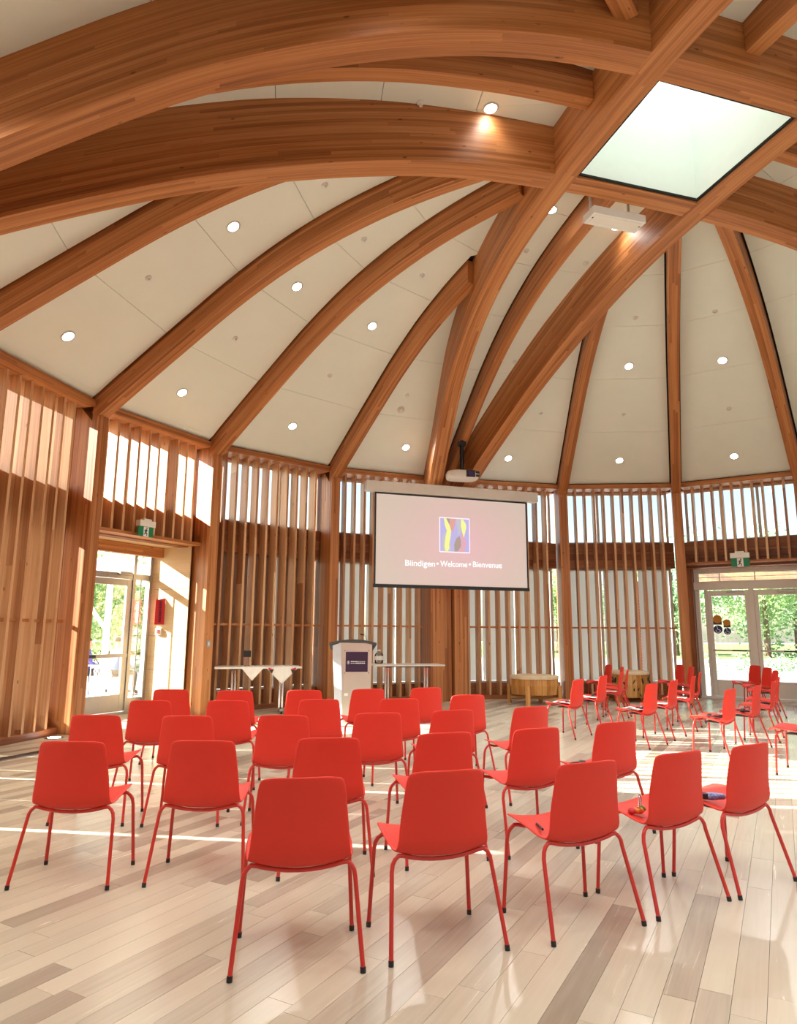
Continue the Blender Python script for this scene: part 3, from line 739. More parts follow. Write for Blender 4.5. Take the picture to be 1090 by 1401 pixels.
for k in list(range(4, 17)):
    for rho in (7.75, 6.2, 4.6):
        if k in (16,) and rho < 5: continue
        if k % 5 in (0, 4) and rho < 7: continue
        p = rp(k+.5, rho); dl = bvh.ray_cast(v3(p, 3), Vector((0, 0, 1)))
        if dl[0] is None: continue
        nr = dl[1] if dl[1].z > 0 else -dl[1]; downlight(dl[0], nr, 'round downlight on the part of the dome outside the view')
SP = [(203, 380, 'far left panel strip between its two downlights'), (444, 253, 'far left panel strip close to the big arch'), (322, 463, 'strip above the left doorway between its downlights'), (498, 327, 'strip above the left doorway, upper one'),
      (451, 514, 'strip left of the podium post between its downlights'), (577, 377, 'strip left of the podium post, upper one'), (557, 541, 'panel above the smoke detector'), (740, 565, 'panel above the right end of the screen'),
      (853, 567, 'strip right of the screen between the low downlights'), (869, 435, 'strip right of the screen, upper one'), (997, 559, 'strip above the double door between its downlights'), (978, 426, 'strip above the double door, upper one'),
      (704, 495, 'narrow panel beside the rib above the projector, lower one'), (720, 343, 'narrow panel right of the left big arch'), (801, 360, 'narrow panel left of the right big arch'), (575, 140, 'panel between the two big left arches')]
for x, y, t_ in SP:
    lo, nr = ceil_hit(x, y); sprinkler(lo, nr, 'small white sprinkler cap in the ' + t_)
lo, nr = ceil_hit(548, 560)
sd = empty('smoke_detector', label='round white smoke detector on the panel left of the centre arch', cat='detector'); frame_on(sd, lo, nr)
mb = MB(); mb.lathe([(.075, 0), (.075, -.02), (.06, -.03)], 20); mb.build('base', 'white', sd)
mb = MB(); mb.lathe([(.055, -.03), (.058, -.045), (.04, -.065), (.012, -.07)], 20); mb.build('sensor_head', 'cream', sd)
# white box under the skylight cross beam
lo = atplane(842, 293, v3(CEN+DV*1.25, 0), DV.to_3d())
cx = empty('ceiling_speaker_box', v3(CEN+DV*1.28+NV*(lo.to_2d()-CEN).dot(NV), lo.z-.06), PH-R(90), label='flat white rectangular box hung below the skylight cross beam', cat='box')
mb = MB(); mb.box((0, 0, 0), (.80, .26, .11)); bevel(mb.build('housing', 'white', cx), .01)
mb = MB(); mb.box((0, -.01, -.058), (.72, .18, .006)); mb.build('grille', 'cream', cx)
for sx in (-.3, .3):
    mb = MB(); mb.box((sx, .10, .20), (.03, .02, .30)); mb.build('hanger', 'white', cx)
for sx in (-.36, .36):
    mb = MB(); mb.lathe([(.012, -.064), (.012, -.058)], 8, (sx, -.03, 0)); mb.build('screw', 'dark', cx)

# ------------------------------------------------------------------ red shell chairs
def make_chair():
    root = empty('shell_chair', label='x', cat='chair', group='red shell chairs')
    prof = [(.300, .420), (.290, .432), (.258, .442), (.18, .446), (.08, .438), (0, .422), (-.06, .407), (-.10, .402), (-.128, .412), (-.147, .446), (-.157, .485), (-.163, .55), (-.172, .62), (-.182, .69), (-.192, .75), (-.200, .79), (-.2025, .802)]
    wid = [.155, .196, .224, .240, .247, .247, .243, .238, .230, .227, .223, .218, .211, .204, .197, .187, .166]
    rows = []
    nc = 14; m_ = len(prof)
    for r_, ((y, z), w_) in enumerate(zip(prof, wid)):
        row = []; t = r_/(m_-1)
        for c in range(nc+1):
            u = -1+2*c/nc; bowl = .034*(u*u) if r_ < 9 else .034*(u*u)*max(0, 1-(r_-8)/5)
            wrap = 0 if r_ < 8 else .030*(u*u)*min(1, (r_-7)/4)
            yy, zz = y+wrap, z+bowl
            if r_ == 0: zz -= .006*(1-u*u); yy -= .05*abs(u)**4
            if r_ == 1: yy -= .04*abs(u)**4
            if r_ == m_-1: zz -= .012*abs(u)**6
            row.append((u*w_, yy, zz))
        rows.append(row)
    mb = MB(); mb.grid(rows); sh = mb.build('seat_shell', 'red', root)
    bm = bmesh.new(); bm.from_mesh(sh.data); bmesh.ops.recalc_face_normals(bm, faces=bm.faces); bm.to_mesh(sh.data); bm.free()
    so = sh.modifiers.new('thickness', 'SOLIDIFY'); so.thickness = .011; so.offset = 0
    ss = sh.modifiers.new('smooth', 'SUBSURF'); ss.levels = 1; ss.render_levels = 1
    rr = .0105
    def leg(sx, y0, z0, fy, fx):
        path = [(sx*.15, y0, z0), (sx*.19, y0, z0+.010), (sx*.215, y0, z0+.012), (sx*.234, y0*1.02, z0-.004), (sx*.245, y0*1.05, z0-.024), (sx*.250, y0*1.08, z0-.055)]
        path.append((sx*fx, fy, .012)); mb = MB(); mb.tube(path, rr, 8); lg = mb.build('leg', 'redmetal', root)
        mb = MB(); d_ = (Vector(path[-1])-Vector(path[-2])).normalized(); e = Vector(path[-1]); mb.tube([e-d_*.012, (e.x, e.y, .0)], rr*1.18, 8); mb.build('foot_cap', 'rubber', lg)
    for sx in (-1, 1):
        leg(sx, -.108, .404, -.215, .28); leg(sx, .185, .420, .215, .27)
    mb = MB(); mb.tube([(x, -.108, .404-.015*(1-(x/.15)**2)) for x in (-.15, -.1, -.05, 0, .05, .1, .15)], rr, 8); mb.build('frame_tube', 'redmetal', root)
    mb = MB(); mb.tube([(x, .185, .420) for x in (-.15, 0, .15)], rr, 8); mb.build('frame_tube', 'redmetal', root)
    mb = MB(); mb.box((0, .04, .402), (.17, .18, .010)); mb.build('underseat_plate', 'dark', root)
    return root
chair0 = make_chair(); chair_used = [False]
def chair(x, y, ang, label):
    """x, y: plan point under the top of the backrest; ang: direction of the sitter's right"""
    a = R(ang); c = chair0 if not chair_used[0] else copy_tree(chair0); chair_used[0] = True
    f = Vector((-math.sin(a), math.cos(a))); p = Vector((x, y))+f*.19
    c.location = (p.x, p.y, 0); c.rotation_euler = (0, 0, a); c['label'] = label; return c
ROWS = [
 ('nearest row', [(-.42, 3.21, 9), (.24, 3.39, 17), (.98, 3.63, 25), (1.57, 3.94, 29), (2.12, 4.24, 32)]),
 ('second row from the viewer', [(-1.91, 4.18, 1), (-1.16, 4.24, 2), (-.42, 4.38, 8), (.32, 4.63, 20), (.97, 4.87, 25), (1.63, 5.23, 27)]),
 ('third row from the viewer', [(-2.33, 5.46, 0), (-1.62, 5.45, 2), (-.89, 5.53, 6), (-.15, 5.72, 15), (.48, 5.96, 21), (1.20, 6.27, 28)]),
 ('fourth row from the viewer', [(-2.32, 6.61, 2), (-1.60, 6.65, 3), (-.75, 6.81, 10), (.03, 6.94, 15), (.75, 7.39, 19)]),
 ('front row near the podium', [(-2.53, 7.85, 2), (-1.79, 7.75, 6), (-1.04, 7.86, 6), (-.33, 8.06, 18), (.35, 8.32, 20)])]
ORD = ['first', 'second', 'third', 'fourth', 'fifth', 'sixth']
CH = {}
for ri, (rn, lst) in enumerate(ROWS):
    for ci_, (x, y, a) in enumerate(lst):
        CH[(ri, ci_)] = chair(x, y, a, 'red shell chair in the %s, %s from left' % (rn, ORD[ci_]))
def toppos(px, py):
    p = atz(px, py, .80); return p.x, p.y
RB = [('first row of the right block', [(2.60, 10.0, 52), (3.22, 10.9, 56), (3.86, 12.0, 64), (4.2, 12.75, 70)]),
      ('middle row of the right block', [(3.36, 9.22, 47), (3.94, 9.95, 53), (4.62, 10.9, 60), (5.15, 11.9, 68)]),
      ('last row of the right block', [(4.0, 8.40, 46), (4.66, 9.05, 50), (5.30, 9.85, 56), (5.85, 10.75, 64)])]
for ri, (rn, lst) in enumerate(RB):
    for ci_, (x, y, a) in enumerate(lst):
        CH[(ri+5, ci_)] = chair(x, y, a, 'red shell chair in the %s, %s from the viewer' % (rn, ORD[ci_]))
FARC = [(834, 909.5, 92, 'first row'), (852, 912.5, 80, 'first row'), (932, 909.5, 92, 'middle row'), (947, 912.5, 82, 'middle row'), (1034, 910.5, 95, 'last row'), (1051, 913.5, 86, 'last row'), (1062, 917.5, 75, 'last row')]
cnt = {}
for n_, (px, py, a, rn) in enumerate(FARC):
    x, y = toppos(px, py); cnt[rn] = cnt.get(rn, 0)+1
    CH[(9, n_)] = chair(x, y, a, 'red shell chair at far end of right block %s, %s from wall' % (rn, ORD[cnt[rn]-1]))
CH[(10, 0)] = chair(4.44, 7.42, 50, 'red shell chair cut off by the right edge of the picture')

# ------------------------------------------------------------------ things left on chairs
def on_chair(c, dx, dy):
    """world point on the seat of a chair, local offset"""
    a = c.rotation_euler.z; p = Vector((dx*math.cos(a)-dy*math.sin(a), dx*math.sin(a)+dy*math.cos(a)))
    return Vector((c.location.x+p.x, c.location.y+p.y, .452)), a
def leaflet(c, dx, dy, rot, label):
    p, a = on_chair(c, dx, dy); o = empty('leaflet', p, a+R(rot), label, 'paper', 'leaflets on chairs')
    mb = MB(); n_ = 6
    rows = [[(-.105, -.14+.28*i/n_, .004+.004*math.sin(i)), (.0, -.14+.28*i/n_, .002), (.105, -.14+.28*i/n_, .005+.004*math.cos(i))] for i in range(n_+1)]
    mb.grid(rows); mb.build('sheet', 'paper', o)
    mb = MB(); mb.grid([[(x+.012, y-.01, z+.006) for x, y, z in r_] for r_ in rows]); mb.build('sheet', 'paper', o)
    mb = MB(); mb.box((-.02, .05, .014), (.12, .05, .001)); mb.build('printed_block', 'dark', o); return o
def headset(c, dx, dy, rot, label):
    p, a = on_chair(c, dx, dy); o = empty('headset', p, a+R(rot), label, 'headset', 'listening headsets on chairs')
    mb = MB(); mb.tube([(.075*math.cos(t), .085*math.sin(t), .018) for t in [R(10+k*16) for k in range(11)]], .006, 6); mb.build('band', 'black', o)
    for sx in (-1, 1):
        mb = MB(); mb.lathe([(.012, 0), (.028, .004), (.030, .022), (.018, .034)], 12, (sx*.074, .0, .0)); mb.build('ear_pad', 'dark', o)
    mb = MB(); mb.box((.0, -.04, .010), (.05, .085, .018)); bevel(mb.build('receiver', 'black', o), .004); return o
leaflet(CH[(5, 0)], .02, .10, 8, 'white leaflet on the first chair of the right block first row'); headset(CH[(5, 0)], .10, .0, 30, 'black headset on the first chair of the right block first row')
leaflet(CH[(5, 1)], 0, .10, -6, 'white leaflet on the second chair of the right block first row'); headset(CH[(5, 1)], .06, -.02, 60, 'black headset on the second chair of the right block first row')
leaflet(CH[(5, 2)], 0, .08, 4, 'white leaflet on the third chair of the right block first row')
leaflet(CH[(6, 0)], 0, .10, -10, 'white leaflet on the first chair of the right block middle row'); headset(CH[(6, 0)], .09, .02, 20, 'black headset on the first chair of the right block middle row')
leaflet(CH[(6, 1)], 0, .10, 5, 'white leaflet on the second chair of the right block middle row'); leaflet(CH[(6, 2)], 0, .10, 0, 'white leaflet on the third chair of the right block middle row')
headset(CH[(7, 0)], .02, .04, 80, 'black headset on the first chair of the right block last row'); headset(CH[(7, 1)], 0, .03, 10, 'black headset on the second chair of the right block last row')
headset(CH[(1, 5)], -.14, .06, 45, 'black headset on the last chair of the second row')
leaflet(CH[(9, 4)], 0, .10, 0, 'white leaflet on the farthest chair of the right block last row')
# pen on chair 3, snack packet and glasses case on the two right chairs of the nearest row
p, a = on_chair(CH[(0, 2)], -.17, .02); o = empty('pen', p, a+R(70), 'small dark pen lying on the third chair of the nearest row', 'pen')
mb = MB(); mb.tube([(-.055, 0, .007), (.05, 0, .007)], .006, 8); mb.build('barrel', 'black', o); mb = MB(); mb.tube([(.05, 0, .007), (.066, 0, .004)], [.005, .001], 8); mb.build('tip', 'chrome', o)
MAT['foil_orange'] = plain('orange_foil', srgb(206, 110, 40), .3, .3, noise=.3, scale=40); MAT['foil_green'] = plain('green_foil', srgb(120, 140, 60), .3, .3, noise=.3, scale=40)
p, a = on_chair(CH[(0, 3)], -.15, .0); o = empty('key_bunch', p, a+R(-10), 'orange and green trinket with metal clip on the fourth chair of the nearest row', 'trinket')
for j, (m_, x, y, z, sz) in enumerate((('foil_orange', 0, 0, .018, .034), ('foil_green', .035, .02, .02, .026), ('signred', -.035, .012, .014, .024))):
    mb = MB(); mb.lathe([(.001, -.018), (sz*.7, -.012), (sz, 0), (sz*.7, .014), (.002, .02)], 10, (x, y, z)); mb.build('charm', m_, o)
mb = MB(); mb.tube([(.03, .02, .03), (.05, .035, .07), (.035, .03, .095), (.02, .015, .06), (.0, 0, .03)], .005, 6); mb.build('clip', 'chrome', o)
p, a = on_chair(CH[(0, 4)], -.13, .02); o = empty('glasses_case', p, a+R(-35), 'silver and blue patterned pouch on the fifth chair of the nearest row', 'pouch')
MAT['pouch'] = plain('patterned_pouch', srgb(120, 150, 200), .4, .2, noise=.7, scale=70)
mb = MB(); mb.lathe([(.002, -.085), (.022, -.07), (.03, 0), (.022, .07), (.002, .085)], 10); me = mb.build('pouch_body', 'pouch', o); me.rotation_euler = (0, R(90), 0); me.location = (0, 0, .026); me.scale = (.75, 1, 1)
mb = MB(); mb.box((-.055, 0, .03), (.05, .05, .03)); bevel(mb.build('pouch_end', 'black', o), .01)

# ------------------------------------------------------------------ projection screen
SP_ = CEN+DV*7.52+NV*.16
ANG = PH-R(90)+R(1.5)
SX = Vector((math.cos(ANG), math.sin(ANG), 0)); SYp = Vector((-math.sin(ANG), math.cos(ANG), 0)); SZ = Vector((0, 0, 1))
nr_ = -SYp
def sp_at(px, py): return atplane(px, py, v3(SP_, 0), nr_)
tl_, tr_, bl_, br_ = sp_at(513, 672), sp_at(720, 688), sp_at(511, 803), sp_at(720, 808)
sx0 = min((tl_-v3(SP_, 0)).dot(SX), (bl_-v3(SP_, 0)).dot(SX)); sx1 = (tr_-v3(SP_, 0)).dot(SX)
zt_ = (tl_.z+tr_.z)/2; zb_ = (bl_.z+br_.z)/2
scr = empty('projection_screen', v3(SP_, zb_), ANG, 'large white projection screen with black border showing a pink welcome slide', 'screen')
def sbox(name, m, x0, x1, y0, y1, z0, z1, par=scr):
    mb = MB((1, 0, 0)); mb.box(((x0+x1)/2, (y0+y1)/2, (z0+z1)/2-zb_), (x1-x0, y1-y0, z1-z0)); return mb.build(name, m, par)
ms, nt, out = new_mat('projected_slide')
tc = N(nt, 'ShaderNodeTexCoord'); gr_ = N(nt, 'ShaderNodeTexGradient', gradient_type='SPHERICAL'); mp = N(nt, 'ShaderNodeMapping')
mp.inputs['Scale'].default_value = (.55, 1, .75); mp.inputs['Location'].default_value = (0, 0, -.72)
L(nt, tc.outputs['Object'], mp.inputs[0]); L(nt, mp.outputs[0], gr_.inputs[0])
rm = ramp(nt, [(.0, srgb(208, 190, 176)), (.45, srgb(218, 186, 180)), (1, srgb(232, 182, 192))]); L(nt, gr_.outputs[0], rm.inputs[0])
em = N(nt, 'ShaderNodeEmission'); em.inputs[1].default_value = .40; df = N(nt, 'ShaderNodeBsdfDiffuse'); ad = N(nt, 'ShaderNodeAddShader')
L(nt, rm.outputs[0], em.inputs[0]); df.inputs[0].default_value = (.30, .27, .26, 1); L(nt, em.outputs[0], ad.inputs[0]); L(nt, df.outputs[0], ad.inputs[1]); L(nt, ad.outputs[0], out.inputs[0])
MAT['slide'] = ms
cxs = (sx0+sx1)/2
slide = sbox('slide_surface', 'slide', sx0+.03, sx1-.03, -.004, .004, zb_+.05, zt_-.03)
for nm, a_ in (('border', (sx0, sx0+.035, -.008, .008, zb_, zt_)), ('border', (sx1-.035, sx1, -.008, .008, zb_, zt_)), ('border', (sx0, sx1, -.008, .008, zt_-.035, zt_)), ('weight_bar', (sx0-.01, sx1+.01, -.02, .02, zb_-.01, zb_+.06))):
    sbox(nm, 'black', *a_)
bevel(sbox('roller_case', 'white', sx0-.20, sx1+.24, -.09, .09, zt_+.005, zt_+.22), .01)
for x in (sx0+.3, sx1-.3): sbox('case_bracket', 'alu', x-.03, x+.03, .09, .5, zt_+.08, zt_+.14)
def flat(name, pts, m, par, y, th=.002):
    mb = MB(); mb.extrude(pts, th, (0, y, 0), (1, 0, 0), (0, 0, 1), (0, -1, 0)); return mb.build(name, m, par)
for nm, c_ in (('lg_purple', (190, 178, 224)), ('lg_yellow', (240, 240, 150)), ('lg_grey', (196, 190, 198)), ('lg_salmon', (222, 162, 150)), ('lg_brown', (176, 156, 140)), ('lg_white', (250, 240, 244)), ('lg_rose', (224, 168, 178))):
    MAT[nm] = emit('slide_'+nm, srgb(*c_), .54)
def sloc(px, py):
    p_ = sp_at(px, py)-v3(SP_, zb_); return p_.dot(SX), p_.z
lx0, lz0 = sloc(602, 754); lx1, lz1 = sloc(641, 711)
def LG(u, v): return (lx0+(lx1-lx0)*u, lz0+(lz1-lz0)*v)
lg = flat('slide_logo', [LG(-.03, -.03), LG(1.03, -.03), LG(1.03, 1.03), LG(-.03, 1.03)], 'lg_white', scr, -.005)
def lgp(m_, pts, y): flat('logo_patch', [LG(*p_) for p_ in pts], m_, lg, y)
def mirror_v(pts): return [(u/400, 1-v/420) for u, v in pts]      # from a 400 x 420 tracing, y down
lgp('lg_purple', [(0, 0), (1, 0), (1, 1), (0, 1)], -.0075)
lgp('lg_grey', mirror_v([(25, 420), (30, 220), (75, 165), (130, 165), (150, 420)]), -.0100)
lgp('lg_brown', mirror_v([(80, 0), (135, 0), (128, 90)]), -.0104)
lgp('lg_salmon', mirror_v([(140, 0), (215, 0), (205, 60), (178, 165), (150, 150), (128, 80)]), -.0100)
lgp('lg_grey', mirror_v([(220, 0), (300, 0), (300, 130), (270, 200), (235, 215), (245, 150), (225, 80)]), -.0108)
lgp('lg_yellow', mirror_v([(50, 0), (80, 0), (130, 90), (150, 160), (140, 240), (120, 330), (125, 380), (100, 418), (70, 415), (55, 360), (70, 240), (90, 160), (65, 100)]), -.0125)
lgp('lg_brown', mirror_v([(195, 420), (190, 330), (215, 260), (265, 215), (285, 280), (285, 350), (240, 415)]), -.0125)
lgp('lg_rose', mirror_v([(285, 190), (310, 170), (350, 260), (355, 350), (330, 420), (240, 420), (290, 350), (290, 270)]), -.0129)
lgp('lg_yellow', mirror_v([(290, 5), (315, 5), (355, 60), (360, 110), (325, 240), (300, 160), (285, 80)]), -.0145)
def text(body, size, name, m_, par, loc, rot=(R(90), 0, 0), align='CENTER'):
    cu = bpy.data.curves.new(name, 'FONT'); cu.body = body; cu.size = size; cu.align_x = align; cu.extrude = .0008; cu.offset = size*.008
    t = bpy.data.objects.new(name, cu); me = bpy.data.meshes.new_from_object(t); bpy.data.objects.remove(t)
    me.materials.clear(); me.materials.append(MAT[m_]); o = bpy.data.objects.new(name, me); COL.objects.link(o); o.parent = par; o.location = loc; o.rotation_euler = rot; return o
MAT['slide_text'] = emit('slide_white_text', (1, 1, 1), .58)
t0, tz0 = sloc(554, 774); t1, tz1 = sloc(686, 777)
words = [('Biindigen', 554, 598), ('\u2022', 600.2, 603.2), ('Welcome', 605.5, 645.5), ('\u2022', 648, 651), ('Bienvenue', 653, 686)]
words = [('Biindigen', 554, 593.5), ('\u2022', 595.5, 598.5), ('Welcome', 601, 638), ('\u2022', 640, 643), ('Bienvenue', 645.5, 686.5)]
for wd_, xa_, xb_ in words:
    f0 = (xa_-554)/(686.5-554); f1 = (xb_-554)/(686.5-554); xl, xr = t0+(t1-t0)*f0, t0+(t1-t0)*f1
    t_ = text(wd_, .165, 'slide_word' if len(wd_) > 1 else 'slide_dot', 'slide_text', scr, ((xl+xr)/2, -.008, tz0+(tz1-tz0)*(f0+f1)/2))
    xs_ = [v_.co.x for v_ in t_.data.vertices]; t_.scale = ((xr-xl)/(max(xs_)-min(xs_)), 1.05, 1)

# ------------------------------------------------------------------ projector above the screen
pp = atplane(632, 651, v3(CEN+DV*7.05, 0), DV.to_3d())
pj = empty('projector', pp, PH-R(90)-R(8), 'white ceiling projector on a black mount above the screen', 'projector')
mb = MB(); pr = []
for k in range(28):
    a = 2*math.pi*k/28; pr.append((.34*math.copysign(abs(math.cos(a))**.55, math.cos(a)), .22*math.copysign(abs(math.sin(a))**.55, math.sin(a))))
rows = [[(x*s_, y*s_, z) for x, y in pr] for s_, z in ((.80, -.095), (.95, -.075), (1.0, -.02), (1.0, .03), (.94, .075), (.8, .09))]
mb.grid(rows, closed=True); mb.fan(rows[0], True); mb.fan(rows[-1]); mb.build('housing', 'white', pj)
mb = MB(); mb.box((.13, -.215, .005), (.19, .03, .14)); bevel(mb.build('lens_bezel', 'black', pj), .015)
MAT['lensglass'] = plain('violet_lens', (.10, .05, .22), .05, .2)
mb = MB(); mb.tube([(.13, -.225, .0), (.13, -.242, .0)], .05, 18); mb.build('lens', 'lensglass', pj)
for z in (-.03, .04):
    mb = MB(); mb.box((.285, -.19, z), (.075, .03, .045), (math.cos(.5), math.sin(.5), 0), (-math.sin(.5), math.cos(.5), 0)); mb.build('vent', 'dark', pj)
mb = MB(); mb.box((-.24, -.20, -.01), (.10, .02, .07)); mb.build('vent', 'cream', pj)
mb = MB(); mb.box((0, .0, .10), (.22, .16, .02)); mt = mb.build('mount_plate', 'black', pj)
ctop = bvh.ray_cast(pp, Vector((0, 0, 1)))[0].z-pp.z
rib_z = zr(rho_of(pp.to_2d()))-pp.z
mb = MB(); mb.tube([(0, 0, .10), (0, 0, max(.2, rib_z+.02))], .045, 12); mb.build('mount_pole', 'black', pj)
mb = MB(); mb.box((0, 0, max(.2, rib_z)-.05), (.15, .15, .08)); mb.build('mount_collar', 'black', pj)

# ------------------------------------------------------------------ podium
pd_ = atz(484, 986, 0)
pod = empty('podium', pd_, R(9), 'silver and pale blue lectern with dark curved top and aubergine plaque', 'podium')
HP = 1.29
pod.scale = (.79, .9, 1)
mb = MB(); mb.hexa([Vector(p_) for p_ in ((-.27, -.22, 0), (.30, -.22, 0), (.27, .22, 0), (-.25, .22, 0), (-.33, -.26, HP-.02), (.33, -.26, HP-.02), (.30, .24, HP-.10), (-.30, .24, HP-.10))]); bevel(mb.build('body', 'podsilver', pod), .012)
mb = MB(); mb.hexa([Vector(p_) for p_ in ((-.40, -.16, 0), (-.265, -.235, 0), (-.245, .22, 0), (-.38, .22, 0), (-.49, -.18, HP-.07), (-.325, -.275, HP-.02), (-.30, .24, HP-.10), (-.46, .24, HP-.13))]); bevel(mb.build('side_wing', 'podblue', pod), .02)
mb = MB(); mb.hexa([Vector(p_) for p_ in ((-.27, -.232, 0), (.30, -.232, 0), (.30, -.222, 0), (-.27, -.222, 0), (-.27, -.262, HP-.10), (.30, -.262, HP-.10), (.30, -.252, HP-.10), (-.27, -.252, HP-.10))]); mb.build('front_panel', 'podsilver', pod)
tp = [(-.56, -.14), (-.36, -.27), (-.1, -.335), (.15, -.335), (.42, -.28), (.42, .28), (-.5, .28)]
mb = MB(); b_ = []
for x, y in tp: b_.append((x, y, HP+.0-(.06*(abs(x+.07)/.5)**2)-(.10 if y > 0 else 0)))
bt = [Vector(p_) for p_ in b_]; up_ = [p_+Vector((0, 0, .035)) for p_ in bt]
mb.face(bt[::-1]); mb.face(up_)
for k in range(len(bt)): mb.face([bt[k], bt[(k+1) % len(bt)], up_[(k+1) % len(bt)], up_[k]])
mb.build('reading_top', 'dark', pod)
mb = MB(); mb.hexa([Vector(p_) for p_ in ((-.22, -.262, .80), (.24, -.262, .80), (.24, -.25, .80), (-.22, -.25, .80), (-.22, -.274, 1.12), (.24, -.274, 1.12), (.24, -.262, 1.12), (-.22, -.262, 1.12))]); pq = mb.build('plaque', 'plaque', pod)
mb = MB()
for k in range(16):
    z = .965 if k < 8 else .938; x = -.10+.038*(k % 8); hgt = .014 if (k < 4 or k >= 11) else .008
    mb.box((x, -.2725 - (z-.95)*.04, z), (.030, .003, hgt))
mb.build('plaque_lettering', 'print_white', pq)
mb = MB(); mb.tube([(-.165+.022*math.cos(t), -.2715, .95+.026*math.sin(t)) for t in [k*math.pi/6 for k in range(13)]], .003, 5); mb.box((-.165, -.2715, .95), (.012, .003, .026)); mb.build('plaque_crest', 'print_white', pq)
for sx, sz_ in ((-.24, .78), (.26, .78), (-.24, 1.14), (.26, 1.14)):
    mb = MB(); mb.box((sx, -.262-(sz_-.8)*.035, sz_), (.015, .014, .015)); mb.build('bolt', 'dark', pod)
mb = MB(); mb.box((-.20, -.243, .44), (.08, .006, .04)); mb.build('small_label', 'white', pod)
mb = MB(); mb.tube([(.24, -.1, HP), (.22, -.12, HP+.07), (.16, -.15, HP+.11)], .004, 6); mc = mb.build('microphone_neck', 'dark', pod)
mb = MB(); mb.tube([(.165, -.148, HP+.108), (.09, -.17, HP+.115)], .013, 8); mb.build('microphone_head', 'black', mc)

# ------------------------------------------------------------------ flip-top tables
def table(name, loc, rz, ln, label, zt=.82):
    o = empty(name, loc, rz, label, 'table', 'folding tables by the wall')
    mb = MB(); mb.box((0, 0, zt-.014), (ln, .62, .028)); bevel(mb.build('table_top', 'tabletop', o), .006)
    for sx in (-1, 1):
        x = sx*(ln*.28)
        mb = MB(); mb.tube([(x-.028, 0, .07), (x-.028, 0, zt-.03)], .022, 10); c_ = mb.build('leg', 'chrome', o)
        mb = MB(); mb.tube([(x+.028, 0, .07), (x+.028, 0, zt-.03)], .022, 10); mb.build('leg', 'chrome', o)
        mb = MB(); mb.box((x, 0, .065), (.07, .56, .025)); bevel(mb.build('foot_bar', 'alu', o), .008)
        mb = MB(); mb.box((x, 0, zt-.045), (.10, .40, .03)); mb.build('hinge_plate', 'dark', o)
        for sy in (-.25, .25):
            mb = MB(); mb.tube([(x-.015, sy, .032), (x+.015, sy, .032)], .032, 12); mb.build('castor', 'black', o)
    mb = MB(); mb.box((0, 0, zt-.045), (ln*.56-.1, .03, .03)); mb.build('stretcher', 'dark', o)
    return o
TZ = .82
tp1 = atz(353, 911.5, TZ); t1o = table('flip_top_table', (tp1.x, tp1.y, 0), R(14), 1.52, 'white table with chrome legs and draped cloths left of the podium')
tp2 = atz(556, 908.5, TZ); t2o = table('flip_top_table', (tp2.x, tp2.y, 0), R(12), 1.42, 'bare white table with chrome legs right of the podium')
def drape(tab, x, half, drop, label):
    o = empty('table_cloth', tab.location, tab.rotation_euler.z, label, 'cloth', 'cloths on the left table')
    z = TZ+.0015; mb = MB(); y0 = -.312
    pts = [(x-half, y0, z+.003), (x+half, y0, z+.003), (x+half*.55, .20, z+.003), (x-half*.55, .20, z+.003)]
    mb.face(pts); mb.face([(p_[0], p_[1], p_[2]-.002) for p_ in pts][::-1])
    n_ = 10; rows = []
    for k in range(n_+1):
        t = k/n_; w_ = half*(1-t); rows.append([(x+w_*u, y0-.006-.012*math.sin(3*u+4*t), z+.003-drop*t) for u in (-1, -.5, 0, .5, 1)])
    mb.grid(rows); c_ = mb.build('cloth', 'cloth', o)
    return o, c_
dc, cl_ = drape(t1o, .41, .30, .30, 'white cloth with red and black corner marks hanging off the left table')
for sx in (-1, 1):
    mb = MB(); mb.extrude([(.41+sx*.13, TZ-.045), (.41+sx*.24, TZ-.01), (.41+sx*.25, TZ-.045)], .002, (0, -.334, .0), (1, 0, 0), (0, 0, 1), (0, -1, 0)); mb.build('red_mark', 'signred', cl_)
    mb = MB(); mb.extrude([(.41+sx*.18, TZ-.115), (.41+sx*.15, TZ-.047), (.41+sx*.24, TZ-.047)], .002, (0, -.334, .0), (1, 0, 0), (0, 0, 1), (0, -1, 0)); mb.build('black_mark', 'black', cl_)
drape(t1o, -.11, .21, .24, 'plain grey-white cloth hanging off the left table middle')
ch_p = Vector((tp1.x, tp1.y, 0))+Vector((math.cos(R(14)), math.sin(R(14)), 0))*(-.20)
cd = empty('card_holder', (ch_p.x, ch_p.y, TZ+.006), R(14), 'small black card on a thin stand on the left table', 'card holder')
mb = MB(); mb.lathe([(.05, 0), (.05, .008), (.01, .012)], 14); mb.build('base', 'chrome', cd)
mb = MB(); mb.tube([(0, 0, .01), (0, 0, .16)], .004, 6); mb.build('stem', 'chrome', cd)
mb = MB(); mb.box((0, 0, .215), (.13, .006, .115)); mb.build('card', 'black', cd)
for k in range(4):
    pz = Vector((tp1.x, tp1.y, 0))+Vector((math.cos(R(14)), math.sin(R(14)), 0))*(.02+.16*k)+Vector((0, .12, 0))
    o = empty('leaflet', (pz.x, pz.y, TZ+.006), R(14+9*k), 'leaflet lying on the left table, %s from left' % ORD[k], 'paper', 'leaflets on the left table')
    mb = MB(); mb.box((0, 0, .003), (.12, .16, .005)); mb.build('sheet', 'paper', o); mb = MB(); mb.box((0, .02, .006), (.09, .07, .001)); mb.build('printed_block', ('dark', 'signred', 'dark', 'amber')[k], o)
jp = atz(518, 908, TZ); jg = empty('water_jug', (jp.x, jp.y+.05, TZ), 0, 'clear plastic water jug on the table right of the podium', 'jug')
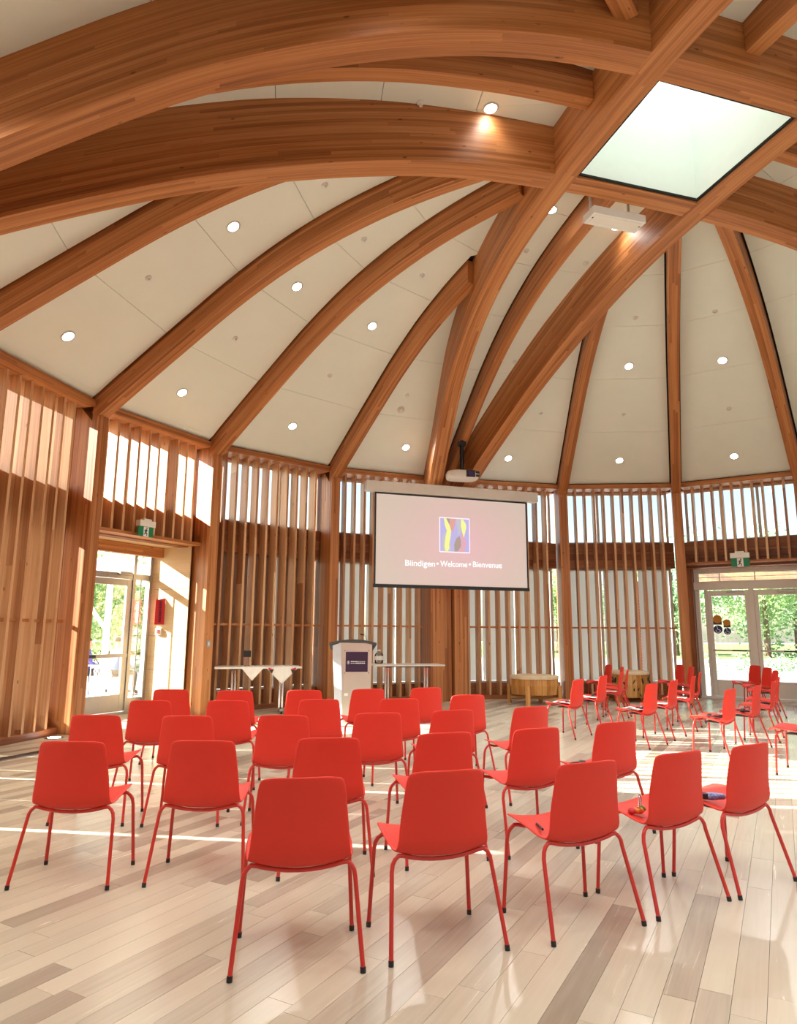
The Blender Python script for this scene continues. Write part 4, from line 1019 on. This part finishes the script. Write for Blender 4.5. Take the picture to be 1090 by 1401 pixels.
mb = MB(); mb.lathe([(.06, 0), (.085, .01), (.09, .10), (.085, .17), (.06, .21), (.03, .225), (.03, .25)], 18, cap1=False); mb.build('jug_body', 'clear', jg)
mb = MB(); mb.lathe([(.034, .245), (.034, .27), (.01, .275)], 14); mb.build('jug_cap', 'white', jg)
mb = MB(); mb.lathe([(.0915, .07), (.0915, .15)], 18, cap0=False, cap1=False); mb.build('jug_label', 'white', jg)

# ------------------------------------------------------------------ drums
def drum(px, py, dia, hgt, zl, label, pattern):
    p = atz(px, py, 0); o = empty('drum', (p.x, p.y+dia/2, 0), 0, label, 'drum', 'big drums by the wall')
    r_ = dia/2; nst = 26
    for k in range(nst):
        a0, a1 = 2*math.pi*k/nst+.006, 2*math.pi*(k+1)/nst-.006; mb = MB()
        rows = [[((r_+b_)*math.cos(a), (r_+b_)*math.sin(a), zl+hgt*t) for a in (a0, (a0+a1)/2, a1)] for t, b_ in ((0, -.02), (.5, .015), (1, -.01))]
        ins = [[(x*.95, y*.95, z) for x, y, z in row] for row in rows]
        mb.grid(rows, smooth=False); mb.grid([row[::-1] for row in ins], smooth=False)
        for rr_ in (0, 2): mb.face([rows[rr_][0], rows[rr_][1], rows[rr_][2], ins[rr_][2], ins[rr_][1], ins[rr_][0]])
        for e in (0, 2):
            mb.face([rows[0][e], rows[1][e], ins[1][e], ins[0][e]]); mb.face([rows[1][e], rows[2][e], ins[2][e], ins[1][e]])
        if pattern and k % 2 == 0: pass
        mb.build('stave', 'drumwood', o)
    mb = MB(); mb.lathe([(r_+.012, zl+hgt-.05), (r_+.014, zl+hgt+.006), (r_-.02, zl+hgt+.02), (.01, zl+hgt+.022)], 36, cap0=False); mb.build('drum_head', 'skin', o)
    for k in range(4):
        a = R(45+90*k+ (20 if not pattern else 0)); x, y = (r_+.045)*math.cos(a), (r_+.045)*math.sin(a)
        mb = MB(); mb.box((x, y, (zl+hgt*.5)/2), (.06, .09, zl+hgt*.5), (math.cos(a), math.sin(a), 0), (-math.sin(a), math.cos(a), 0)); mb.build('leg', 'drumwood', o)
    for k in range(2):
        a = R(45+90*k+(20 if not pattern else 0)); mb = MB((math.cos(a), math.sin(a), 0)); mb.box((0, 0, zl-.035-.05*k), (dia+.06, .06, .045), (math.cos(a), math.sin(a), 0), (-math.sin(a), math.cos(a), 0)); mb.build('cross_bar', 'drumwood', o)
    if pattern:
        rg = random.Random(5)
        for k in range(34):
            a = R(180+180*rg.random()); z = zl+.05+(hgt-.12)*rg.random(); mb = MB(); w_, h_ = .02+.03*rg.random(), .05+.07*rg.random(); rr_ = r_+.018
            tg = Vector((-math.sin(a), math.cos(a), 0)); c_ = Vector((rr_*math.cos(a), rr_*math.sin(a), z)); t_ = rg.uniform(-.6, .6)
            ax, ay = tg*math.cos(t_)+Vector((0, 0, math.sin(t_))), Vector((0, 0, math.cos(t_)))-tg*math.sin(t_)
            mb.extrude([(-w_/2, 0), (-w_*.3, -h_/2), (w_*.3, -h_/2), (w_/2, 0), (w_*.3, h_/2), (-w_*.3, h_/2)], .004, c_, ax, ay, ax.cross(ay)); mb.build('painted_mark', 'black', o)
    return o
drum(738, 966, .98, .36, .20, 'large round wooden drum on a low cradle under the window right of the screen', False)
drum(870, 961.5, .86, .52, .10, 'round wooden drum painted with dark leaf marks behind the red chairs', True)

# ------------------------------------------------------------------ exit signs, wall signs, switch, floor grille, floor light
def exit_sign(c, fx, fz, sc, label):
    """c: centre of the green face; fx: face right vector; fz: face normal"""
    o = empty('exit_sign', c, 0, label, 'exit sign', 'green exit signs'); fy = Vector((0, 0, 1))
    def bx(nm, m_, x0, x1, z0, z1, d0, d1, par=o):
        mb = MB(); mb.box(fx*(x0+x1)/2*sc+fy*(z0+z1)/2*sc+fz*(d0+d1)/2, ((x1-x0)*sc, (z1-z0)*sc, d1-d0), fx, fy, fz); return mb.build(nm, m_, par)
    bx('housing', 'cream', -.19, .19, .09, .20, -.05, .05); bx('cap', 'cream', -.09, .09, .20, .235, -.045, .045)
    fc = bx('sign_face', 'green', -.18, .18, -.10, .09, -.012, .012); bx('white_field', 'exit_white', -.062, .062, -.10, .085, .0125, .0145, fc)
    mb = MB(); z = .016
    def seg(a_, b_, w_): mb.tube([fx*a_[0]*sc+fy*a_[1]*sc+fz*z, fx*b_[0]*sc+fy*b_[1]*sc+fz*z], w_*sc, 5)
    for s_ in (((.002, .035), (-.012, -.02), .016), ((-.012, -.02), (.022, -.045), .010), ((.022, -.045), (.018, -.085), .008), ((-.012, -.02), (-.028, -.055), .010), ((-.028, -.055), (-.052, -.06), .008), ((.002, .03), (.032, .012), .007), ((.002, .03), (-.03, .02), .007), ((-.03, .02), (-.04, -.005), .006)): seg(*s_)
    disc(mb, fx*.014*sc+fy*.058*sc+fz*z, .014*sc, fx, fy, fz, .003, n=10); mb.build('running_figure', 'dark', fc)
    bx('stem', 'cream', -.03, .03, .12, .17, -.16, -.05); return o
MAT['exit_white'] = plain('exit_white', (.9, .92, .9), .5)
B2 = Bay(2); B17 = Bay(17)
exit_sign(atplane(199, 727, B2.P(0, FO-.17, 0), B2.o.to_3d()), -B2.t.to_3d(), -B2.o.to_3d(), .85, 'green running man exit sign above the bright left doorway')
exit_sign(atplane(1012.5, 769, B17.P(0, FO-.17, 0), B17.o.to_3d()), -B17.t.to_3d(), -B17.o.to_3d(), 1.0, 'green running man exit sign above the double door')
# red folded sign and alarm station on the right porch wall (plane x = .078 of bay 2)
wn_ = B2.t.to_3d(); wp = B2.P(.117, 0, 0)
c = atplane(219, 838, wp, wn_); along = B2.o.to_3d()
rs = empty('fire_sign', c, 0, 'red folded sign with vertical lettering on the bright porch wall', 'sign'); U = Vector((0, 0, 1))
for sd, m_ in ((-1, 'signred'), (1, 'signred')):
    mb = MB(); mb.hexa([along*0+wn_*.11-U*.22, along*(sd*.11)+wn_*.0-U*.22, along*(sd*.115)+wn_*.0-U*.22, along*(sd*.005)+wn_*.115-U*.22, along*0+wn_*.11+U*.22, along*(sd*.11)+wn_*.0+U*.26, along*(sd*.115)+wn_*.0+U*.26, along*(sd*.005)+wn_*.115+U*.22])
    wg = mb.build('sign_wing', m_, rs)
    mb = MB()
    for k in range(11):
        f = .5; mb.box(along*(sd*.065)+wn_*.062+U*(.19-.036*k), (.045, .006, .02), (along*sd-wn_).normalized(), (along*sd+wn_).normalized(), U)
    mb.build('sign_lettering', 'plaque' if sd < 0 else 'print_white', wg)
c = atplane(218, 864, wp, wn_)
al = empty('alarm_station', c, 0, 'small white and dark alarm call point below the red sign', 'alarm')
mb = MB(); mb.box(wn_*.02, (.12, .04, .12), along, wn_, U); bevel(mb.build('back_box', 'white', al), .008)
mb = MB(); mb.box(wn_*.045-along*.01, (.05, .02, .07), along, wn_, U); mb.build('pull_bar', 'signred', al)
o_, t_ = radial_frame(2); c = v3(POST[2]-o_*.147, 1.22); sw = empty('light_switch', c, 0, 'small grey light switch on the timber post by the left doorway', 'switch')
mb = MB(); mb.box((0, 0, 0), (.08, .008, .12), t_.to_3d(), o_.to_3d()); mb.build('plate', 'alu', sw); mb = MB(); mb.box(-o_.to_3d()*.006, (.03, .006, .06), t_.to_3d(), o_.to_3d()); mb.build('rocker', 'white', sw)
c = atz(14, 1037, 0); fg = empty('floor_grille', (c.x, c.y, .0), R(68), 'dark steel floor grille by the left slatted wall', 'grille')
mb = MB(); mb.box((0, 0, .002), (1.1, .16, .003)); mb.build('tray', 'black', fg)
for k in range(8):
    mb = MB(); mb.box((0, -.07+.02*k, .005), (1.1, .009, .005)); mb.build('bar', 'steel', fg)
for sy in (-.085, .085):
    mb = MB(); mb.box((0, sy, .004), (1.12, .012, .008)); mb.build('edge', 'alu', fg)
c = atz(74, 1009.5, 0); fl = empty('floor_uplight', (c.x, c.y, 0), 0, 'round lit floor uplight at the foot of the left doorway post', 'uplight')
mb = MB(); mb.lathe([(.12, .0), (.12, .004), (.085, .006)], 24, cap0=False, cap1=False); mb.build('rim', 'steel', fl); mb = MB(); mb.lathe([(.086, .005), (.001, .006)], 24, cap0=False, cap1=False); mb.build('lens', 'lens', fl)

# ------------------------------------------------------------------ outside: ground, trees, patio, people
mb = MB(); mb.box((0, 0, -.17), (260, 260, .1)); gnd = mb.build('floor_outside', 'concrete'); tag(gnd, 'pale sunlit paving outside the building', 'ground', kind='structure')
mb = MB(); mb.box((30, 80, -.11), (140, 70, .03)); gl_ = mb.build('lawn', 'grass'); tag(gl_, 'lawn beyond the paving outside the double door', 'lawn', kind='structure')
mb = MB(); mb.box((-34, 24, -.11), (36, 60, .03)); gl_ = mb.build('lawn', 'grass'); tag(gl_, 'lawn beyond the patio outside the left doorway', 'lawn', kind='structure')
def tree(x, y, h_, rad, label, m_='leaf', n=1500, seed=0, trunk=True):
    rg = random.Random(seed); o = empty('tree', (x, y, -.1), 0, label, 'tree' if trunk else 'shrub', 'trees and shrubs outside')
    if trunk:
        mb = MB(); mb.tube([(0, 0, 0), (.05, .03, h_*.3), (-.04, .02, h_*.55), (0, 0, h_*.8)], [h_*.028, h_*.022, h_*.016, h_*.006], 8); mb.build('trunk', 'bark', o)
    mb = MB(); cl = [(rg.gauss(0, .5)*rad, rg.gauss(0, .5)*rad, h_*(.58 if trunk else .5)+rg.gauss(0, .2)*h_*(1 if trunk else .8)) for _ in range(26)]
    ls = .11 if trunk else .06
    for k in range(n):
        c_ = cl[k % len(cl)]; p_ = Vector(c_)+Vector((rg.gauss(0, 1), rg.gauss(0, 1), rg.gauss(0, 1)))*rad*.22
        if p_.z < .02: p_.z = .02+rg.random()*.1
        a_ = Vector((rg.gauss(0, 1), rg.gauss(0, 1), rg.gauss(0, 1))).normalized(); b_ = a_.orthogonal().normalized(); s_ = ls*(.6+rg.random()*.8)*(h_/7 if trunk else 1)
        mb.face([p_-a_*s_, p_+b_*s_*.6, p_+a_*s_, p_-b_*s_*.6])
    f_ = mb.build('foliage', m_, o); f_['kind'] = 'stuff'; return o
TR = [(20, 50, 9, 3.0), (25, 47, 8, 2.6), (30, 52, 10, 3.2), (35, 48, 8.5, 2.8), (40, 55, 10, 3.2), (13, 56, 8, 2.6), (4, 60, 8, 2.6)]
for k, (x, y, h_, r_) in enumerate(TR):
    tree(x, y, h_, r_, 'leafy green tree seen through the double door and right windows, %s from left' % ORD[[6, 5, 0, 1, 2, 3, 4].index(k) if False else sorted(range(7), key=lambda q_: TR[q_][0]/TR[q_][1]).index(k) % 6] if k < 6 else 'leafy green tree far behind the screen wall', 'leaf' if k % 2 else 'leaf2', 5000, k)
TL = [(-15.5, 29, 6, 2.4), (-12.6, 27, 5, 2.2), (-18, 34, 8, 3), (-10.5, 31, 6, 2.3)]
for k, (x, y, h_, r_) in enumerate(TL): tree(x, y, h_, r_, 'bushy green tree outside the left doorway, %s from left' % ORD[sorted(range(4), key=lambda q_: TL[q_][0]/TL[q_][1]).index(k)], 'leaf', 4500, 20+k)
for k, (x, y) in enumerate(((13.6, 27.5), (14.6, 27.2), (15.6, 28), (12.4, 28.2))): tree(x, y, .8, .6, 'low green shrub on the paving outside the double door, %s from left' % ORD[(1, 2, 3, 0)[k]], 'leaf2', 260, 40+k, False)
# brick pier outside the right bay
mb = MB(); Bp = Bay(18); c = Bp.P(.30, 2.3, 0)
pier = empty('brick_pier', c, 0, 'red brick pier outside the window left of the double door', 'pier')
brk = MB((1, 0, 0)); brk.box((0, 0, 0), (.21, .10, .065)); brk_me = brk.mesh('brick', 'brick')
for r_ in range(38):
    for k in range(2): inst('brick', brk_me, pier, ((k-.5)*.22+(.05 if r_ % 2 else -.05), 0, -.08+r_*.076))
mb = MB(); mb.box((0, .05, 1.36), (.40, .06, 2.9)); mb.build('mortar_core', 'concrete', pier)
# canopy slats over the double door
cn = empty('door_canopy', B17.P(B17.Ln/2, 2.0, 3.1), 0, 'timber slat canopy outside above the double door', 'canopy')
for k in range(22):
    mb = MB((B17.t.x, B17.t.y, 0)); B17.box(mb, -.3, B17.Ln+.3, 1.25+k*.17, 1.35+k*.17, 2.88, 2.95); keep(mb.build('slat', 'slat_out'), cn)
for x in (.1, B17.Ln-.1):
    mb = MB((B17.o.x, B17.o.y, 0)); B17.box(mb, x-.06, x+.06, 1.2, 5.1, 2.95, 3.13); keep(mb.build('bearer', 'slat_out'), cn)
# patio: parasol, chairs, seated people outside the left door
def outp(px, py, dist):
    r_ = ray(px, py); h_ = Vector((r_.x, r_.y)).normalized(); return h_*dist
uc = outp(143, 900, 17.5)
um = empty('patio_parasol', (uc.x, uc.y, -.12), 0, 'white patio parasol with angled strut outside the left doorway', 'parasol')
mb = MB(); mb.tube([(0, 0, .05), (.0, 0, 2.9)], .075, 12); mb.build('pole', 'white', um); mb = MB(); mb.tube([(0, 0, 1.55), (-.75, 0, 2.55)], .05, 10); mb.build('strut', 'white', um)
mb = MB(); mb.lathe([(.45, 0), (.45, .06), (.12, .1)], 20); mb.build('base', 'white', um)
mb = MB(); mb.lathe([(1.9, 2.75), (1.0, 3.05), (.05, 3.3)], 8, cap0=False, smooth=False); mb.build('canopy', 'cloth', um)
def patio_chair(px, dist, rz, label, m_='white'):
    p_ = outp(px, 930, dist); o = empty('patio_chair', (p_.x, p_.y, -.12), R(rz), label, 'chair', 'metal patio chairs')
    mb = MB(); mb.lathe([(.20, .44), (.21, .455), (.19, .465)], 16); mb.build('seat', m_, o)
    for sx, sy in ((-1, -1), (1, -1), (1, 1), (-1, 1)):
        mb = MB(); mb.tube([(sx*.16, sy*.16, .45), (sx*.21, sy*.21, 0)], .014, 6); mb.build('leg', m_, o)
    mb = MB(); mb.tube([(-.19, .17, .45), (-.21, .22, .75), (-.12, .24, .86), (.12, .24, .86), (.21, .22, .75), (.19, .17, .45)], .014, 6); bk = mb.build('back_hoop', m_, o)
    for x in (-.1, 0, .1):
        mb = MB(); mb.tube([(x, .17, .45), (x*1.1, .235, .85)], .009, 6); mb.build('back_rod', m_, bk)
    return o
patio_chair(122, 15.2, 20, 'white metal patio chair nearest the left door glass'); patio_chair(150, 15.6, 160, 'white metal patio chair beside the parasol base')
patio_chair(158, 18.6, 0, 'dark patio chair under the person in light blue', 'dark'); patio_chair(116, 19.2, 0, 'dark patio chair under the person in violet', 'dark')
def person(px, dist, rz, shirt, label):
    p_ = outp(px, 930, dist); o = empty('person', (p_.x, p_.y, -.12), R(rz), label, 'person', 'people sitting outside')
    J = {'pel': (0, 0, .56), 'wa': (0, .02, .72), 'ch': (0, .0, .96), 'nk': (0, -.02, 1.12), 'hd': (0, -.03, 1.22), 'hd2': (0, -.02, 1.34)}
    R_ = {'pel': .15, 'wa': .14, 'ch': .165, 'nk': .06, 'hd': .095, 'hd2': .085}
    ed = [('pel', 'wa'), ('wa', 'ch'), ('ch', 'nk'), ('nk', 'hd'), ('hd', 'hd2')]
    for s_, sx in (('l', -1), ('r', 1)):
        J.update({'hp'+s_: (sx*.10, -.06, .54), 'kn'+s_: (sx*.14, -.46, .52), 'an'+s_: (sx*.14, -.44, .08), 'to'+s_: (sx*.15, -.60, .04), 'sh'+s_: (sx*.19, -.01, 1.03), 'el'+s_: (sx*.26, -.08, .76), 'wr'+s_: (sx*.17, -.33, .66), 'hn'+s_: (sx*.15, -.42, .64)})
        R_.update({'hp'+s_: .10, 'kn'+s_: .065, 'an'+s_: .045, 'to'+s_: .04, 'sh'+s_: .075, 'el'+s_: .05, 'wr'+s_: .032, 'hn'+s_: .03})
        ed += [('pel', 'hp'+s_), ('hp'+s_, 'kn'+s_), ('kn'+s_, 'an'+s_), ('an'+s_, 'to'+s_), ('ch', 'sh'+s_), ('sh'+s_, 'el'+s_), ('el'+s_, 'wr'+s_), ('wr'+s_, 'hn'+s_)]
    ks = list(J); me = bpy.data.meshes.new('body'); me.from_pydata([J[k] for k in ks], [(ks.index(a_), ks.index(b_)) for a_, b_ in ed], [])
    bo = bpy.data.objects.new('body', me); COL.objects.link(bo); bo.parent = o
    bo.modifiers.new('skin', 'SKIN'); sv = me.skin_vertices[0].data
    for k, v_ in zip(ks, sv): v_.radius = (R_[k], R_[k]); v_.use_root = (k == 'pel')
    sb = bo.modifiers.new('sub', 'SUBSURF'); sb.levels = 2; sb.render_levels = 2
    m_, nt, out = new_mat('clothes_'+shirt); b_ = bsdf(nt, out, (.5, .5, .5), .85); tc = N(nt, 'ShaderNodeTexCoord'); sp_ = N(nt, 'ShaderNodeSeparateXYZ'); L(nt, tc.outputs['Object'], sp_.inputs[0])
    col_s = (.05, .13, .30) if shirt == 'shirt_blue' else (.10, .09, .34)
    mr = N(nt, 'ShaderNodeMapRange'); mr.inputs[2].default_value = 1.5; L(nt, sp_.outputs[2], mr.inputs[0]); mr.inputs[1].default_value = 0
    rm_ = ramp(nt, [(0, (.03, .03, .04)), (.41, col_s), (.735, (.62, .35, .24))]); rm_.color_ramp.interpolation = 'CONSTANT'; L(nt, mr.outputs[0], rm_.inputs[0]); L(nt, rm_.outputs[0], b_.inputs['Base Color']); mr.inputs[3].default_value = 0; mr.inputs[4].default_value = 1
    me.materials.append(m_)
    mb = MB(); rows = [[(.102*math.sin(t)*math.cos(a_), .012+.112*math.sin(t)*math.sin(a_), 1.285+.125*math.cos(t)) for a_ in [2*math.pi*k/14 for k in range(14)]] for t in (.05, .5, .95, 1.4)]
    mb.grid(rows, closed=True); mb.fan(rows[0]); mb.build('hair', 'hair', o); return o
person(158, 18.6, 150, 'shirt_blue', 'person in a light blue shirt sitting outside the left doorway'); person(116, 19.2, 120, 'shirt_violet', 'person in a violet shirt sitting outside at the left door edge')
bpy.context.view_layer.update()
